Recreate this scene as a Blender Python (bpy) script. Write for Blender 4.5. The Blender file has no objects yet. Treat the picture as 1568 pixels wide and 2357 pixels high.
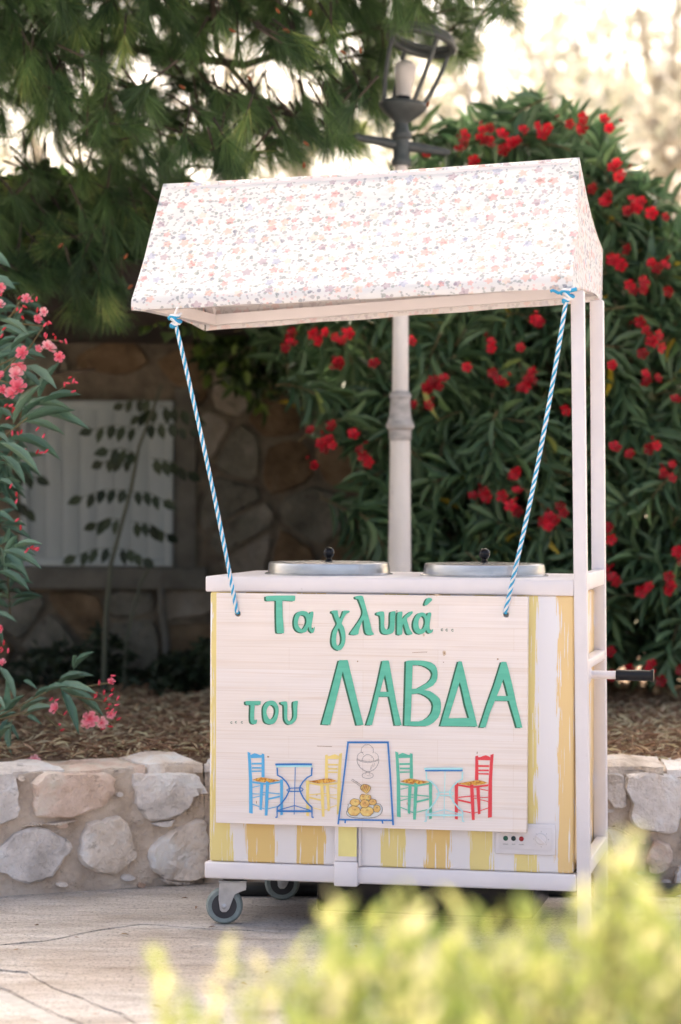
import bpy, bmesh, math, random
import numpy as np
from mathutils import Vector, Matrix, noise as mnoise

R = math.radians
rng = np.random.default_rng(7)
random.seed(7)
S = bpy.context.scene
COL = S.collection

# ------------------------------------------------------------------ camera, sky, sun, exposure
F, CX, CY, CAMH = 5560.0, 784.0, 1178.0, 1.2       # focal length and centre of the photograph in its 1568 px copy
PITCH, ROLL = -0.0042, 0.0041
FW = Vector((0, math.cos(PITCH), math.sin(PITCH)))
_up = Vector((0, -math.sin(PITCH), math.cos(PITCH)))
_r = Vector((1, 0, 0))
RT = math.cos(ROLL) * _r + math.sin(ROLL) * _up
UP = -math.sin(ROLL) * _r + math.cos(ROLL) * _up
CAM = Vector((0, 0, CAMH))
cam_d = bpy.data.cameras.new('camera')
cam = bpy.data.objects.new('camera', cam_d); COL.objects.link(cam)
m = Matrix((RT, UP, -FW)).transposed().to_4x4(); m.translation = CAM
cam.matrix_world = m
cam_d.sensor_fit = 'VERTICAL'; cam_d.sensor_height = 36.0
cam_d.lens = F / 2356.0 * 36.0
cam_d.clip_start = 0.05; cam_d.clip_end = 900
cam_d.dof.use_dof = True
cam_d.dof.focus_distance = 6.85
cam_d.dof.aperture_fstop = 2.1
S.camera = cam

SUN_EL, SUN_AZ = 52.0, 338.0                       # azimuth clockwise from +Y: beyond the house, a little to the left
w = bpy.data.worlds.new('World'); S.world = w; w.use_nodes = True
nt = w.node_tree
sky = nt.nodes.new('ShaderNodeTexSky'); sky.sky_type = 'NISHITA'; sky.sun_disc = False
sky.sun_elevation = R(SUN_EL); sky.sun_rotation = R(SUN_AZ)
sky.air_density = 0.6; sky.dust_density = 9.0; sky.ozone_density = 1.0
bgn = nt.nodes['Background']; nt.links.new(sky.outputs[0], bgn.inputs[0]); bgn.inputs[1].default_value = 0.15
sd = bpy.data.lights.new('sun', 'SUN'); sun = bpy.data.objects.new('sun', sd); COL.objects.link(sun)
sd.energy = 0.7; sd.angle = R(30); sd.color = (1.0, 0.93, 0.84)
az, el = R(SUN_AZ), R(SUN_EL)
sdir = Vector((math.sin(az) * math.cos(el), math.cos(az) * math.cos(el), math.sin(el)))
sun.rotation_euler = sdir.to_track_quat('Z', 'Y').to_euler(); sun.location = sdir * 60
V = S.view_settings
V.view_transform = 'Standard'; V.look = 'None'; V.gamma = 1.0; V.use_curve_mapping = False
V.exposure = 2.4
V.use_white_balance = True; V.white_balance_temperature = 7450; V.white_balance_tint = 9

# ------------------------------------------------------------------ photo point -> place in the world
def ray(px, py):
    return (FW + RT * ((px - CX) / F) - UP * ((py - CY) / F))
def on_plane(px, py, P0, N):
    d = ray(px, py); t = (Vector(P0) - CAM).dot(N) / d.dot(N)
    return CAM + d * t
def at(px, py, Y):
    return on_plane(px, py, (0, Y, 0), Vector((0, 1, 0)))
def ground(px, py, z=0.0):
    return on_plane(px, py, (0, 0, z), Vector((0, 0, 1)))
YAW = 0.2051
CO = Vector((-0.3822, 6.8125, 0))
CEX = Vector((math.cos(YAW), -math.sin(YAW), 0)); CEY = Vector((math.sin(YAW), math.cos(YAW), 0))
def U(px, py, y=0.0):                               # onto the plane y=const of the cart -> (x, z) of the cart
    P = on_plane(px, py, CO + CEY * y, CEY) - CO
    return (P.dot(CEX), P.z)
def CW(x, y, z): return CO + CEX * x + CEY * y + Vector((0, 0, z))

# ------------------------------------------------------------------ materials
def nodes(name):
    mt = bpy.data.materials.new(name); mt.use_nodes = True
    n = mt.node_tree.nodes; b = n['Principled BSDF']
    return mt, n, mt.node_tree.links, b
def N(n, t, **k):
    x = n.new(t)
    for a, v in k.items():
        if a.startswith('i_'): x.inputs[int(a[2:])].default_value = v
        else: setattr(x, a, v)
    return x
def ramp(n, stops, interp='LINEAR'):
    x = n.new('ShaderNodeValToRGB'); cr = x.color_ramp; cr.interpolation = interp
    while len(cr.elements) < len(stops): cr.elements.new(0.5)
    for e, (p, c) in zip(cr.elements, stops):
        e.position = p; e.color = (*c, 1) if len(c) == 3 else c
    return x
def c4(c): return (c[0], c[1], c[2], 1)
def noisy(name, stops, scale=8, rough=0.7, bump=0.0, bscale=60, stretch=(1, 1, 1), detail=6, metal=0, coords='Object',
          dirt=None, dscale=3, rand=0.0, bdist=0.01, spec=0.5):
    mt, n, l, b = nodes(name)
    tc = N(n, 'ShaderNodeTexCoord'); mp = N(n, 'ShaderNodeMapping'); mp.inputs['Scale'].default_value = stretch
    l.new(tc.outputs[coords], mp.inputs[0])
    oi = N(n, 'ShaderNodeObjectInfo')
    off = N(n, 'ShaderNodeVectorMath', operation='SCALE'); off.inputs[0].default_value = (37, 19, 53); l.new(oi.outputs['Random'], off.inputs['Scale'])
    l.new(off.outputs[0], mp.inputs['Location'])
    nz = N(n, 'ShaderNodeTexNoise'); nz.inputs['Scale'].default_value = scale; nz.inputs['Detail'].default_value = detail; nz.inputs['Roughness'].default_value = 0.6
    l.new(mp.outputs[0], nz.inputs['Vector'])
    cr = ramp(n, stops); l.new(nz.outputs['Fac'], cr.inputs[0])
    out = cr.outputs[0]
    if dirt:
        n2 = N(n, 'ShaderNodeTexNoise'); n2.inputs['Scale'].default_value = dscale; n2.inputs['Detail'].default_value = 8; n2.inputs['Roughness'].default_value = 0.7
        l.new(mp.outputs[0], n2.inputs['Vector'])
        r2 = ramp(n, [(dirt[1], (0, 0, 0)), (dirt[2], (1, 1, 1))]); l.new(n2.outputs['Fac'], r2.inputs[0])
        mx = N(n, 'ShaderNodeMixRGB'); l.new(r2.outputs[0], mx.inputs[0]); l.new(out, mx.inputs[1]); mx.inputs[2].default_value = c4(dirt[0]); out = mx.outputs[0]
    if rand:
        hs = N(n, 'ShaderNodeHueSaturation'); mr = N(n, 'ShaderNodeMapRange'); mr.inputs[3].default_value = 1 - rand; mr.inputs[4].default_value = 1 + rand
        l.new(oi.outputs['Random'], mr.inputs[0]); l.new(mr.outputs[0], hs.inputs['Value']); l.new(out, hs.inputs['Color']); out = hs.outputs[0]
    l.new(out, b.inputs['Base Color']); b.inputs['Roughness'].default_value = rough; b.inputs['Metallic'].default_value = metal
    b.inputs['Specular IOR Level'].default_value = spec
    if bump:
        nb = N(n, 'ShaderNodeTexNoise'); nb.inputs['Scale'].default_value = bscale; nb.inputs['Detail'].default_value = 8; nb.inputs['Roughness'].default_value = 0.65
        l.new(mp.outputs[0], nb.inputs['Vector'])
        bp = N(n, 'ShaderNodeBump'); bp.inputs['Strength'].default_value = bump; bp.inputs['Distance'].default_value = bdist
        l.new(nb.outputs['Fac'], bp.inputs['Height']); l.new(bp.outputs[0], b.inputs['Normal'])
    return mt
def leafmat(name, stops, transl=0.35, rough=0.5, tcol=None):
    """leaf colour from the per-leaf value 'rnd'; part of the light passes through"""
    mt, n, l, b = nodes(name)
    a = N(n, 'ShaderNodeAttribute', attribute_name='rnd')
    cr = ramp(n, stops); l.new(a.outputs['Fac'], cr.inputs[0]); l.new(cr.outputs[0], b.inputs['Base Color'])
    b.inputs['Roughness'].default_value = rough
    tr = N(n, 'ShaderNodeBsdfTranslucent'); mx = N(n, 'ShaderNodeMixShader'); mx.inputs[0].default_value = transl
    if tcol:
        mm = N(n, 'ShaderNodeMixRGB', blend_type='MULTIPLY'); mm.inputs[0].default_value = 1; mm.inputs[2].default_value = c4(tcol)
        l.new(cr.outputs[0], mm.inputs[1]); l.new(mm.outputs[0], tr.inputs[0])
    else: l.new(cr.outputs[0], tr.inputs[0])
    l.new(b.outputs[0], mx.inputs[1]); l.new(tr.outputs[0], mx.inputs[2]); l.new(mx.outputs[0], n['Material Output'].inputs[0])
    return mt
def plain(name, col, rough=0.5, metal=0, bump=0.0, var=0.06, scale=12, bscale=80):
    c0 = [max(0, c * (1 - var)) for c in col]; c1 = [min(1, c * (1 + var)) for c in col]
    return noisy(name, [(0.3, c0), (0.7, c1)], scale=scale, rough=rough, metal=metal, bump=bump, bscale=bscale, bdist=0.002)

M = {}
M['white'] = noisy('white_paint', [(0.3, (0.72, 0.675, 0.68)), (0.7, (0.80, 0.75, 0.755))], scale=5, rough=0.42, bump=0.12, bscale=45, bdist=0.002,
                   dirt=((0.30, 0.26, 0.23), 0.69, 0.76), dscale=26)
M['inner_white'] = plain('shaded_white_paint', (0.72, 0.70, 0.69), 0.5, bump=0.05)
M['alu'] = noisy('brushed_aluminium', [(0.3, (0.40, 0.40, 0.40)), (0.7, (0.62, 0.62, 0.62))], scale=9, rough=0.26, metal=0.8, bump=0.1, bscale=120, stretch=(1, 1, 6), bdist=0.001)
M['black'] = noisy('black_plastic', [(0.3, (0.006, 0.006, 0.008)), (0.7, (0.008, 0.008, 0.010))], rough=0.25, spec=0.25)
M['grip'] = noisy('black_rubber', [(0.3, (0.008, 0.009, 0.012)), (0.7, (0.012, 0.013, 0.016))], rough=0.4, spec=0.25)
M['zinc'] = noisy('zinc_plated_steel', [(0.3, (0.42, 0.43, 0.45)), (0.7, (0.62, 0.63, 0.65))], scale=20, rough=0.35, metal=0.7)
M['tyre'] = noisy('grey_rubber', [(0.3, (0.17, 0.21, 0.20)), (0.7, (0.27, 0.31, 0.30))], scale=30, rough=0.7, bump=0.2, bscale=150, bdist=0.001)
M['hub'] = plain('dark_wheel_hub', (0.035, 0.035, 0.04), 0.45, var=0.3)
M['pipe_black'] = plain('black_pipe', (0.012, 0.014, 0.014), 0.5)
M['cable'] = plain('white_cable', (0.7, 0.7, 0.68), 0.5)
M['panel'] = plain('panel_plastic', (0.70, 0.66, 0.665), 0.4)
M['ink'] = plain('print_ink', (0.12, 0.12, 0.13), 0.6)
M['lamp_green'] = plain('green_lens', (0.01, 0.10, 0.06), 0.12)
M['lamp_dark'] = plain('dark_lens', (0.012, 0.03, 0.03), 0.12)
M['lamp_red'] = plain('red_lens', (0.38, 0.01, 0.015), 0.12)
M['iron'] = noisy('grey_cast_iron', [(0.3, (0.055, 0.065, 0.07)), (0.7, (0.10, 0.115, 0.12))], scale=14, rough=0.5, bump=0.2, bscale=60, bdist=0.003)
M['post'] = noisy('cream_cast_iron', [(0.35, (0.650, 0.605, 0.579)), (0.65, (0.850, 0.806, 0.780))], scale=5, rough=0.5, bump=0.2, bscale=60, bdist=0.003, stretch=(1, 1, .3),
                  dirt=((0.20, 0.19, 0.19), 0.58, 0.75), dscale=16)
M['collar'] = noisy('worn_grey_paint', [(0.35, (0.28, 0.27, 0.27)), (0.65, (0.55, 0.52, 0.51))], scale=9, rough=0.6, bump=0.3, bscale=50, stretch=(1, 1, 3))
M['opal'] = plain('opal_glass', (0.75, 0.70, 0.68), 0.25, var=0.03)
def leaf_green(name, a, b_): return None
M['mortar'] = noisy('sandy_mortar', [(0.28, (0.50, 0.39, 0.31)), (0.5, (0.70, 0.58, 0.48)), (0.72, (0.82, 0.71, 0.61))], scale=9, rough=0.95, bump=1.0, bscale=34, bdist=0.022, detail=10,
                    dirt=((0.30, 0.23, 0.17), 0.60, 0.72), dscale=26)
def stone_mat(name, a, b_, c_):
    mt = noisy(name, [(0.30, a), (0.5, b_), (0.70, c_)], scale=6.5, rough=0.9, bump=1.0, bscale=11, bdist=0.028, detail=10,
               dirt=(tuple(x * 0.45 for x in a), 0.60, 0.72), dscale=15, rand=0.08)
    n, l = mt.node_tree.nodes, mt.node_tree.links
    # second, finer grain on top of the big relief
    b = n['Principled BSDF']; bp = [x for x in n if x.type == 'BUMP'][0]; mp = [x for x in n if x.type == 'MAPPING'][0]
    nz = N(n, 'ShaderNodeTexNoise'); nz.inputs['Scale'].default_value = 70; nz.inputs['Detail'].default_value = 6; l.new(mp.outputs[0], nz.inputs[0])
    b2 = N(n, 'ShaderNodeBump'); b2.inputs['Strength'].default_value = 1.0; b2.inputs['Distance'].default_value = 0.007
    l.new(nz.outputs['Fac'], b2.inputs['Height']); l.new(bp.outputs[0], b2.inputs['Normal']); l.new(b2.outputs[0], b.inputs['Normal'])
    return mt
M['stone_grey'] = stone_mat('grey_limestone', (0.494, 0.448, 0.419), (0.785, 0.722, 0.686), (0.850, 0.850, 0.850))
M['stone_pink'] = stone_mat('pink_limestone', (0.521, 0.360, 0.268), (0.795, 0.613, 0.513), (0.850, 0.795, 0.697))
M['stone_warm'] = stone_mat('warm_limestone', (0.499, 0.401, 0.321), (0.821, 0.714, 0.625), (0.850, 0.850, 0.850))
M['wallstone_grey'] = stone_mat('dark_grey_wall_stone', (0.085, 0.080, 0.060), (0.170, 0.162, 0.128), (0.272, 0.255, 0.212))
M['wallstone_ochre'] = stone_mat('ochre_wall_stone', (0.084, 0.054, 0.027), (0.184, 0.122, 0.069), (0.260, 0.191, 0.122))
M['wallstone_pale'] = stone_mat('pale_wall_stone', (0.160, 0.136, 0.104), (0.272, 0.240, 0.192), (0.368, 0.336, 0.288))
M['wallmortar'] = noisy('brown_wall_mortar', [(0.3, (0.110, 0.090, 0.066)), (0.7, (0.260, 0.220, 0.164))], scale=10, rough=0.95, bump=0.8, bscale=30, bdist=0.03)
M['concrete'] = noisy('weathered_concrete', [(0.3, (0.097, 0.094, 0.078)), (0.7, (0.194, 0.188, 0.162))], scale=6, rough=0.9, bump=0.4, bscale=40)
M['shutter'] = noisy('blue_grey_shutter_paint', [(0.3, (0.347, 0.412, 0.426)), (0.7, (0.438, 0.502, 0.508))], scale=6, rough=0.6, bump=0.2, bscale=40, stretch=(1, 1, .2))
M['shade_eave_wood'] = plain('dark_shade_eave_wood', (0.03, 0.02, 0.015), 0.8, var=0.3)
M['soil'] = noisy('dry_needle_litter', [(0.3, (0.122, 0.075, 0.049)), (0.5, (0.325, 0.216, 0.148)), (0.7, (0.595, 0.433, 0.311))], scale=22, rough=1.0, bump=1.0, bscale=50, bdist=0.03, detail=10)
M['litter'] = leafmat('dry_litter', [(0, (0.161, 0.097, 0.064)), (0.5, (0.514, 0.322, 0.210)), (1, (0.850, 0.804, 0.546))], 0.1, 0.9)
M['hill'] = noisy('dry_pale_hillside', [(0.3, (0.50, 0.44, 0.33)), (0.7, (0.66, 0.59, 0.46))], scale=0.5, rough=1.0, bump=0.5, bscale=3, bdist=0.3,
                  dirt=((0.36, 0.38, 0.20), 0.56, 0.66), dscale=0.7)
M['bark'] = noisy('pine_bark', [(0.3, (0.03, 0.022, 0.016)), (0.7, (0.10, 0.075, 0.055))], scale=12, rough=0.95, bump=0.8, bscale=30, bdist=0.01)
M['palebark'] = noisy('pale_bark', [(0.3, (0.28, 0.24, 0.20)), (0.7, (0.42, 0.38, 0.33))], scale=4, rough=0.95, bump=0.5, bscale=12)
M['twig'] = plain('green_brown_stem', (0.14, 0.11, 0.05), 0.7, var=0.3)
M['needles'] = leafmat('pine_needles', [(0, (0.040, 0.085, 0.035)), (0.4, (0.103, 0.186, 0.069)), (0.8, (0.213, 0.335, 0.111)), (1, (0.568, 0.607, 0.203))], 0.30, 0.5)
M['bud'] = plain('red_brown_bud', (0.22, 0.06, 0.02), 0.7, var=0.3)
M['oleander'] = leafmat('oleander_leaves', [(0, (0.046, 0.104, 0.052)), (0.5, (0.091, 0.176, 0.088)), (0.93, (0.169, 0.280, 0.143)), (0.990, (0.195, 0.325, 0.117)), (0.997, (0.650, 0.468, 0.039))], 0.22, 0.42)
M['oleander_near'] = leafmat('near_oleander_leaves', [(0, (0.061, 0.142, 0.095)), (0.6, (0.115, 0.230, 0.162)), (1, (0.203, 0.324, 0.223))], 0.18, 0.40)
M['red'] = leafmat('red_petals', [(0, (0.24, 0.001, 0.006)), (1, (0.74, 0.004, 0.030))], 0.35, 0.6)
M['pink'] = leafmat('pink_petals', [(0, (0.85, 0.12, 0.20)), (0.6, (0.90, 0.30, 0.38)), (1, (0.92, 0.58, 0.60))], 0.35, 0.6)
M['pinkbud'] = leafmat('pink_buds', [(0, (0.55, 0.015, 0.03)), (1, (0.85, 0.10, 0.18))], 0.2, 0.5)
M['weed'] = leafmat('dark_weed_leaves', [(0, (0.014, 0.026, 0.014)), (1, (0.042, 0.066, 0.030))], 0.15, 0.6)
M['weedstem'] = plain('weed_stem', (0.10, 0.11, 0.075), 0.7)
M['vine'] = leafmat('vine_leaves', [(0, (0.018, 0.042, 0.015)), (0.7, (0.068, 0.128, 0.033)), (1, (0.240, 0.360, 0.075))], 0.3, 0.5)
M['euon'] = leafmat('golden_leaves', [(0, (0.10, 0.17, 0.025)), (0.35, (0.25, 0.34, 0.07)), (0.7, (0.54, 0.56, 0.20)), (1, (0.78, 0.72, 0.42))], 0.4, 0.5)
M['farleaf'] = leafmat('pale_olive_leaves', [(0, (0.30, 0.31, 0.24)), (0.6, (0.50, 0.48, 0.40)), (1, (0.66, 0.62, 0.54))], 0.25, 0.8)

# ------------------------------------------------------------------ object helpers
def link(o, parent=None):
    COL.objects.link(o)
    if parent is not None: o.parent = parent
    return o
def thing(name, label, cat, loc=(0, 0, 0), rotz=0.0, group=None):
    o = bpy.data.objects.new(name, None); o.empty_display_size = 0.1; COL.objects.link(o)
    o.location = loc; o.rotation_euler = (0, 0, rotz); o['label'] = label; o['category'] = cat
    if group: o['group'] = group
    return o
def tag(o, label, cat, group=None, kind=None):
    if label: o['label'] = label
    if cat: o['category'] = cat
    if group: o['group'] = group
    if kind: o['kind'] = kind
    return o
def meshdata(name, verts, faces, mats, midx=None, smooth=False):
    me = bpy.data.meshes.new(name); me.from_pydata([tuple(v) for v in verts], [], faces)
    for mm in (mats if isinstance(mats, (list, tuple)) else [mats]): me.materials.append(mm)
    if midx is not None: me.polygons.foreach_set('material_index', midx)
    if smooth: me.polygons.foreach_set('use_smooth', [True] * len(me.polygons))
    me.update(); return me
def mobj(name, verts, faces, mats, parent=None, midx=None, smooth=False, loc=None):
    o = bpy.data.objects.new(name, meshdata(name, verts, faces, mats, midx, smooth))
    if loc is not None: o.location = loc
    return link(o, parent)
def bm_obj(name, bm, mats, parent=None, smooth=False, loc=None):
    me = bpy.data.meshes.new(name); bm.to_mesh(me); bm.free()
    for mm in (mats if isinstance(mats, (list, tuple)) else [mats]): me.materials.append(mm)
    if smooth: me.polygons.foreach_set('use_smooth', [True] * len(me.polygons))
    o = bpy.data.objects.new(name, me)
    if loc is not None: o.location = loc
    return link(o, parent)
def autosmooth(o, ang=40):
    me = o.data; me.polygons.foreach_set('use_smooth', [True] * len(me.polygons))
    me.set_sharp_from_angle(angle=R(ang)); return o
def bm_box(bm, x0, x1, y0, y1, z0, z1, bev=0.0, shear=None, seg=2):
    g = bmesh.ops.create_cube(bm, size=1.0); vs = g['verts']
    for v in vs:
        v.co = Vector((x0 + (v.co.x + .5) * (x1 - x0), y0 + (v.co.y + .5) * (y1 - y0), z0 + (v.co.z + .5) * (z1 - z0)))
    if bev:
        es = list({e for v in vs for e in v.link_edges})
        r = bmesh.ops.bevel(bm, geom=es, offset=bev, segments=seg, affect='EDGES', profile=0.5)
        vs = list({v for f in r['faces'] for v in f.verts} | {v for v in vs if v.is_valid})
    if shear:                                       # (dx at z0, dx at z1)
        for v in vs:
            t = (v.co.z - z0) / (z1 - z0); v.co.x += shear[0] * (1 - t) + shear[1] * t
def box(name, x0, x1, y0, y1, z0, z1, mat, parent=None, bev=0.003, shear=None, loc=None, seg=2):
    bm = bmesh.new(); bm_box(bm, x0, x1, y0, y1, z0, z1, bev, shear, seg)
    o = bm_obj(name, bm, mat, parent, loc=loc); autosmooth(o, 50); return o
def tube_geo(pts, rads, n=10, caps=True, closed=False):
    pts = [Vector(p) for p in pts]; k = len(pts)
    if not hasattr(rads, '__len__'): rads = [rads] * k
    vs, fs = [], []
    prev = None
    for i, p in enumerate(pts):
        if closed: t = pts[(i + 1) % k] - pts[i - 1]
        else: t = pts[min(i + 1, k - 1)] - pts[max(i - 1, 0)]
        t.normalize()
        if prev is None: a = t.orthogonal().normalized()
        else:
            a = prev - t * prev.dot(t)
            a = a.normalized() if a.length > 1e-6 else t.orthogonal().normalized()
        prev = a; b_ = t.cross(a)
        for j in range(n):
            q = 2 * math.pi * j / n; vs.append(p + (a * math.cos(q) + b_ * math.sin(q)) * rads[i])
    for i in range(k if closed else k - 1):
        i2 = (i + 1) % k
        for j in range(n):
            fs.append((i * n + j, i * n + (j + 1) % n, i2 * n + (j + 1) % n, i2 * n + j))
    if caps and not closed:
        fs.append(tuple(reversed(range(n)))); fs.append(tuple(range((k - 1) * n, k * n)))
    return vs, fs
def tube(name, pts, rads, mat, parent=None, n=10, closed=False, loc=None):
    v, f = tube_geo(pts, rads, n, closed=closed)
    o = mobj(name, v, f, mat, parent, smooth=True, loc=loc); autosmooth(o, 50); return o
class Geo:
    def __init__(s): s.v, s.f, s.m = [], [], []
    def add(s, v, f, mi=0):
        b = len(s.v); s.v += [tuple(x) for x in v]; s.f += [tuple(i + b for i in q) for q in f]; s.m += [mi] * len(f)
    def tube(s, pts, r, n=6, mi=0, closed=False): s.add(*tube_geo(pts, r, n, closed=closed), mi)
    def obj(s, name, mats, parent=None, smooth=True, loc=None): 
        o = mobj(name, s.v, s.f, mats, parent, s.m, smooth, loc)
        return o
def lathe(name, prof, mat, parent=None, n=40, loc=(0, 0, 0), rot=None, sharp=40):
    vs, fs = [], []
    for r, z in prof:
        for j in range(n):
            q = 2 * math.pi * j / n; vs.append((r * math.cos(q), r * math.sin(q), z))
    for i in range(len(prof) - 1):
        for j in range(n):
            fs.append((i * n + j, i * n + (j + 1) % n, (i + 1) * n + (j + 1) % n, (i + 1) * n + j))
    if prof[0][0] > 1e-5: fs.append(tuple(reversed(range(n))))
    if prof[-1][0] > 1e-5: fs.append(tuple(range((len(prof) - 1) * n, len(prof) * n)))
    o = mobj(name, vs, fs, mat, parent, loc=loc); autosmooth(o, sharp)
    if rot is not None: o.rotation_euler = rot
    return o

# leaves: one small blade template placed many times
def blade(stations, fold=0.25, droop=0.15):
    """(t, halfwidth) stations -> template verts (along, side, up) and faces"""
    vs, fs = [], []
    for t, hw in stations:
        h = -droop * t * t
        vs += [(t, -hw, h + fold * hw), (t, 0, h), (t, hw, h + fold * hw)]
    for i in range(len(stations) - 1):
        a = i * 3
        fs += [(a, a + 1, a + 4, a + 3), (a + 1, a + 2, a + 5, a + 4)]
    return np.array(vs), np.array(fs)
T_OLE = blade([(0, .03), (.25, .42), (.55, .5), (.8, .3), (1, .01)], 0.3, 0.12)
T_LEAF = blade([(0, .03), (.3, .45), (.65, .4), (1, .01)], 0.25, 0.12)
def frames(D, Nn):
    D = D / np.linalg.norm(D, axis=1, keepdims=True)
    Sd = np.cross(Nn, D); Sd /= np.maximum(np.linalg.norm(Sd, axis=1, keepdims=True), 1e-6)
    return D, Sd, np.cross(D, Sd)
def blades_mesh(name, T, P, D, Nn, L, W, rnd, mat):
    tv, tf = T; n = len(P); D, Sd, Nn = frames(np.asarray(D, float), np.asarray(Nn, float))
    P = np.asarray(P, float); L = np.asarray(L, float); W = np.asarray(W, float)
    vs = (P[:, None] + D[:, None] * (tv[None, :, 0:1] * L[:, None, None]) + Sd[:, None] * (tv[None, :, 1:2] * W[:, None, None])
          + Nn[:, None] * (tv[None, :, 2:3] * L[:, None, None] * 1.0))
    k = len(tv); nf = len(tf); fv = tf.shape[1]
    F_ = (tf[None] + (np.arange(n) * k)[:, None, None]).reshape(-1, fv)
    me = bpy.data.meshes.new(name); me.vertices.add(n * k); me.vertices.foreach_set('co', vs.reshape(-1).astype(np.float32))
    me.loops.add(n * nf * fv); me.loops.foreach_set('vertex_index', F_.reshape(-1).astype(np.int32))
    me.polygons.add(n * nf); me.polygons.foreach_set('loop_start', (np.arange(n * nf) * fv).astype(np.int32))
    try: me.polygons.foreach_set('loop_total', np.full(n * nf, fv, np.int32))
    except Exception: pass
    me.materials.append(mat); me.update(calc_edges=True)
    at_ = me.attributes.new('rnd', 'FLOAT', 'POINT'); at_.data.foreach_set('value', np.repeat(np.asarray(rnd, np.float32), k))
    me.polygons.foreach_set('use_smooth', np.ones(n * nf, bool))
    return me
_tmpl = {}
def leaf_part(name, key, T, P, D, Nn, L, W, r, mat, parent):
    """one leaf as an object of its own; alike leaves share mesh data"""
    q = 0.1 + 0.2 * min(4, int(r * 5))
    kk = (key, q)
    if kk not in _tmpl:
        _tmpl[kk] = blades_mesh(name, T, [[0, 0, 0]], [[1, 0, 0]], [[0, 0, 1]], [1], [1], [q], mat)
    D, Sd, Nn = frames(np.array([D], float), np.array([Nn], float))
    o = bpy.data.objects.new(name, _tmpl[kk])
    mt = Matrix((Vector(D[0]) * L, Vector(Sd[0]) * W, Vector(Nn[0]) * L)).transposed().to_4x4(); mt.translation = Vector(P)
    link(o, parent); o.matrix_basis = mt
    return o
def foliage(parent, key, T, P, D, Nn, L, W, rnd, mat, nparts=300, name='leaf', mass='foliage', depth=None):
    """the nearest nparts leaves as parts, the rest as one part"""
    P = np.asarray(P, float); D = np.asarray(D, float); Nn = np.asarray(Nn, float); L = np.asarray(L, float); W = np.asarray(W, float); rnd = np.asarray(rnd, float)
    loc = np.array(parent.location)
    order = np.argsort(P[:, 1] if depth is None else depth)
    a, b_ = order[:nparts], order[nparts:]
    for i in a: leaf_part(name, key, T, P[i] - loc, D[i], Nn[i], L[i], W[i], float(rnd[i]), mat, parent)
    if len(b_):
        o = bpy.data.objects.new(mass, blades_mesh(mass, T, P[b_] - loc, D[b_], Nn[b_], L[b_], W[b_], rnd[b_], mat)); link(o, parent)
        o['kind'] = 'stuff'
def inpoly(x, y, poly):
    c = False; j = len(poly) - 1
    for i in range(len(poly)):
        xi, yi = poly[i]; xj, yj = poly[j]
        if (yi > y) != (yj > y) and x < (xj - xi) * (y - yi) / (yj - yi) + xi: c = not c
        j = i
    return c
def samp(poly, holes=()):
    xs = [p[0] for p in poly]; ys = [p[1] for p in poly]
    while True:
        x = rng.uniform(min(xs), max(xs)); y = rng.uniform(min(ys), max(ys))
        if inpoly(x, y, poly) and not any(inpoly(x, y, h) and rng.random() < 0.82 for h in holes): return x, y
def unit(v): return v / np.linalg.norm(v)

# ================================================================== GROUND AND PAVING
def poly_slab(name, pts, z0, z1, mat, parent=None, bev=0.006, gap=0.0):
    """flat stone from ground polygon (world xy)"""
    bm = bmesh.new(); vs = [bm.verts.new((p[0], p[1], z1)) for p in pts]; f = bm.faces.new(vs)
    if f.normal.z < 0: f.normal_flip()
    bm.normal_update()
    if f.normal.z < 0: bmesh.ops.reverse_faces(bm, faces=[f])
    if gap: bmesh.ops.inset_region(bm, faces=[f], thickness=gap, use_even_offset=True); bmesh.ops.delete(bm, geom=[x for x in bm.faces if x is not f], context='FACES')
    r = bmesh.ops.extrude_face_region(bm, geom=[f]); top = [x for x in r['geom'] if isinstance(x, bmesh.types.BMFace)][0]
    for v in f.verts: v.co.z = z0
    if bev: bmesh.ops.bevel(bm, geom=list(top.edges), offset=bev, segments=2, affect='EDGES')
    bmesh.ops.recalc_face_normals(bm, faces=list(bm.faces))
    o = bm_obj(name, bm, mat, parent); return o

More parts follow.
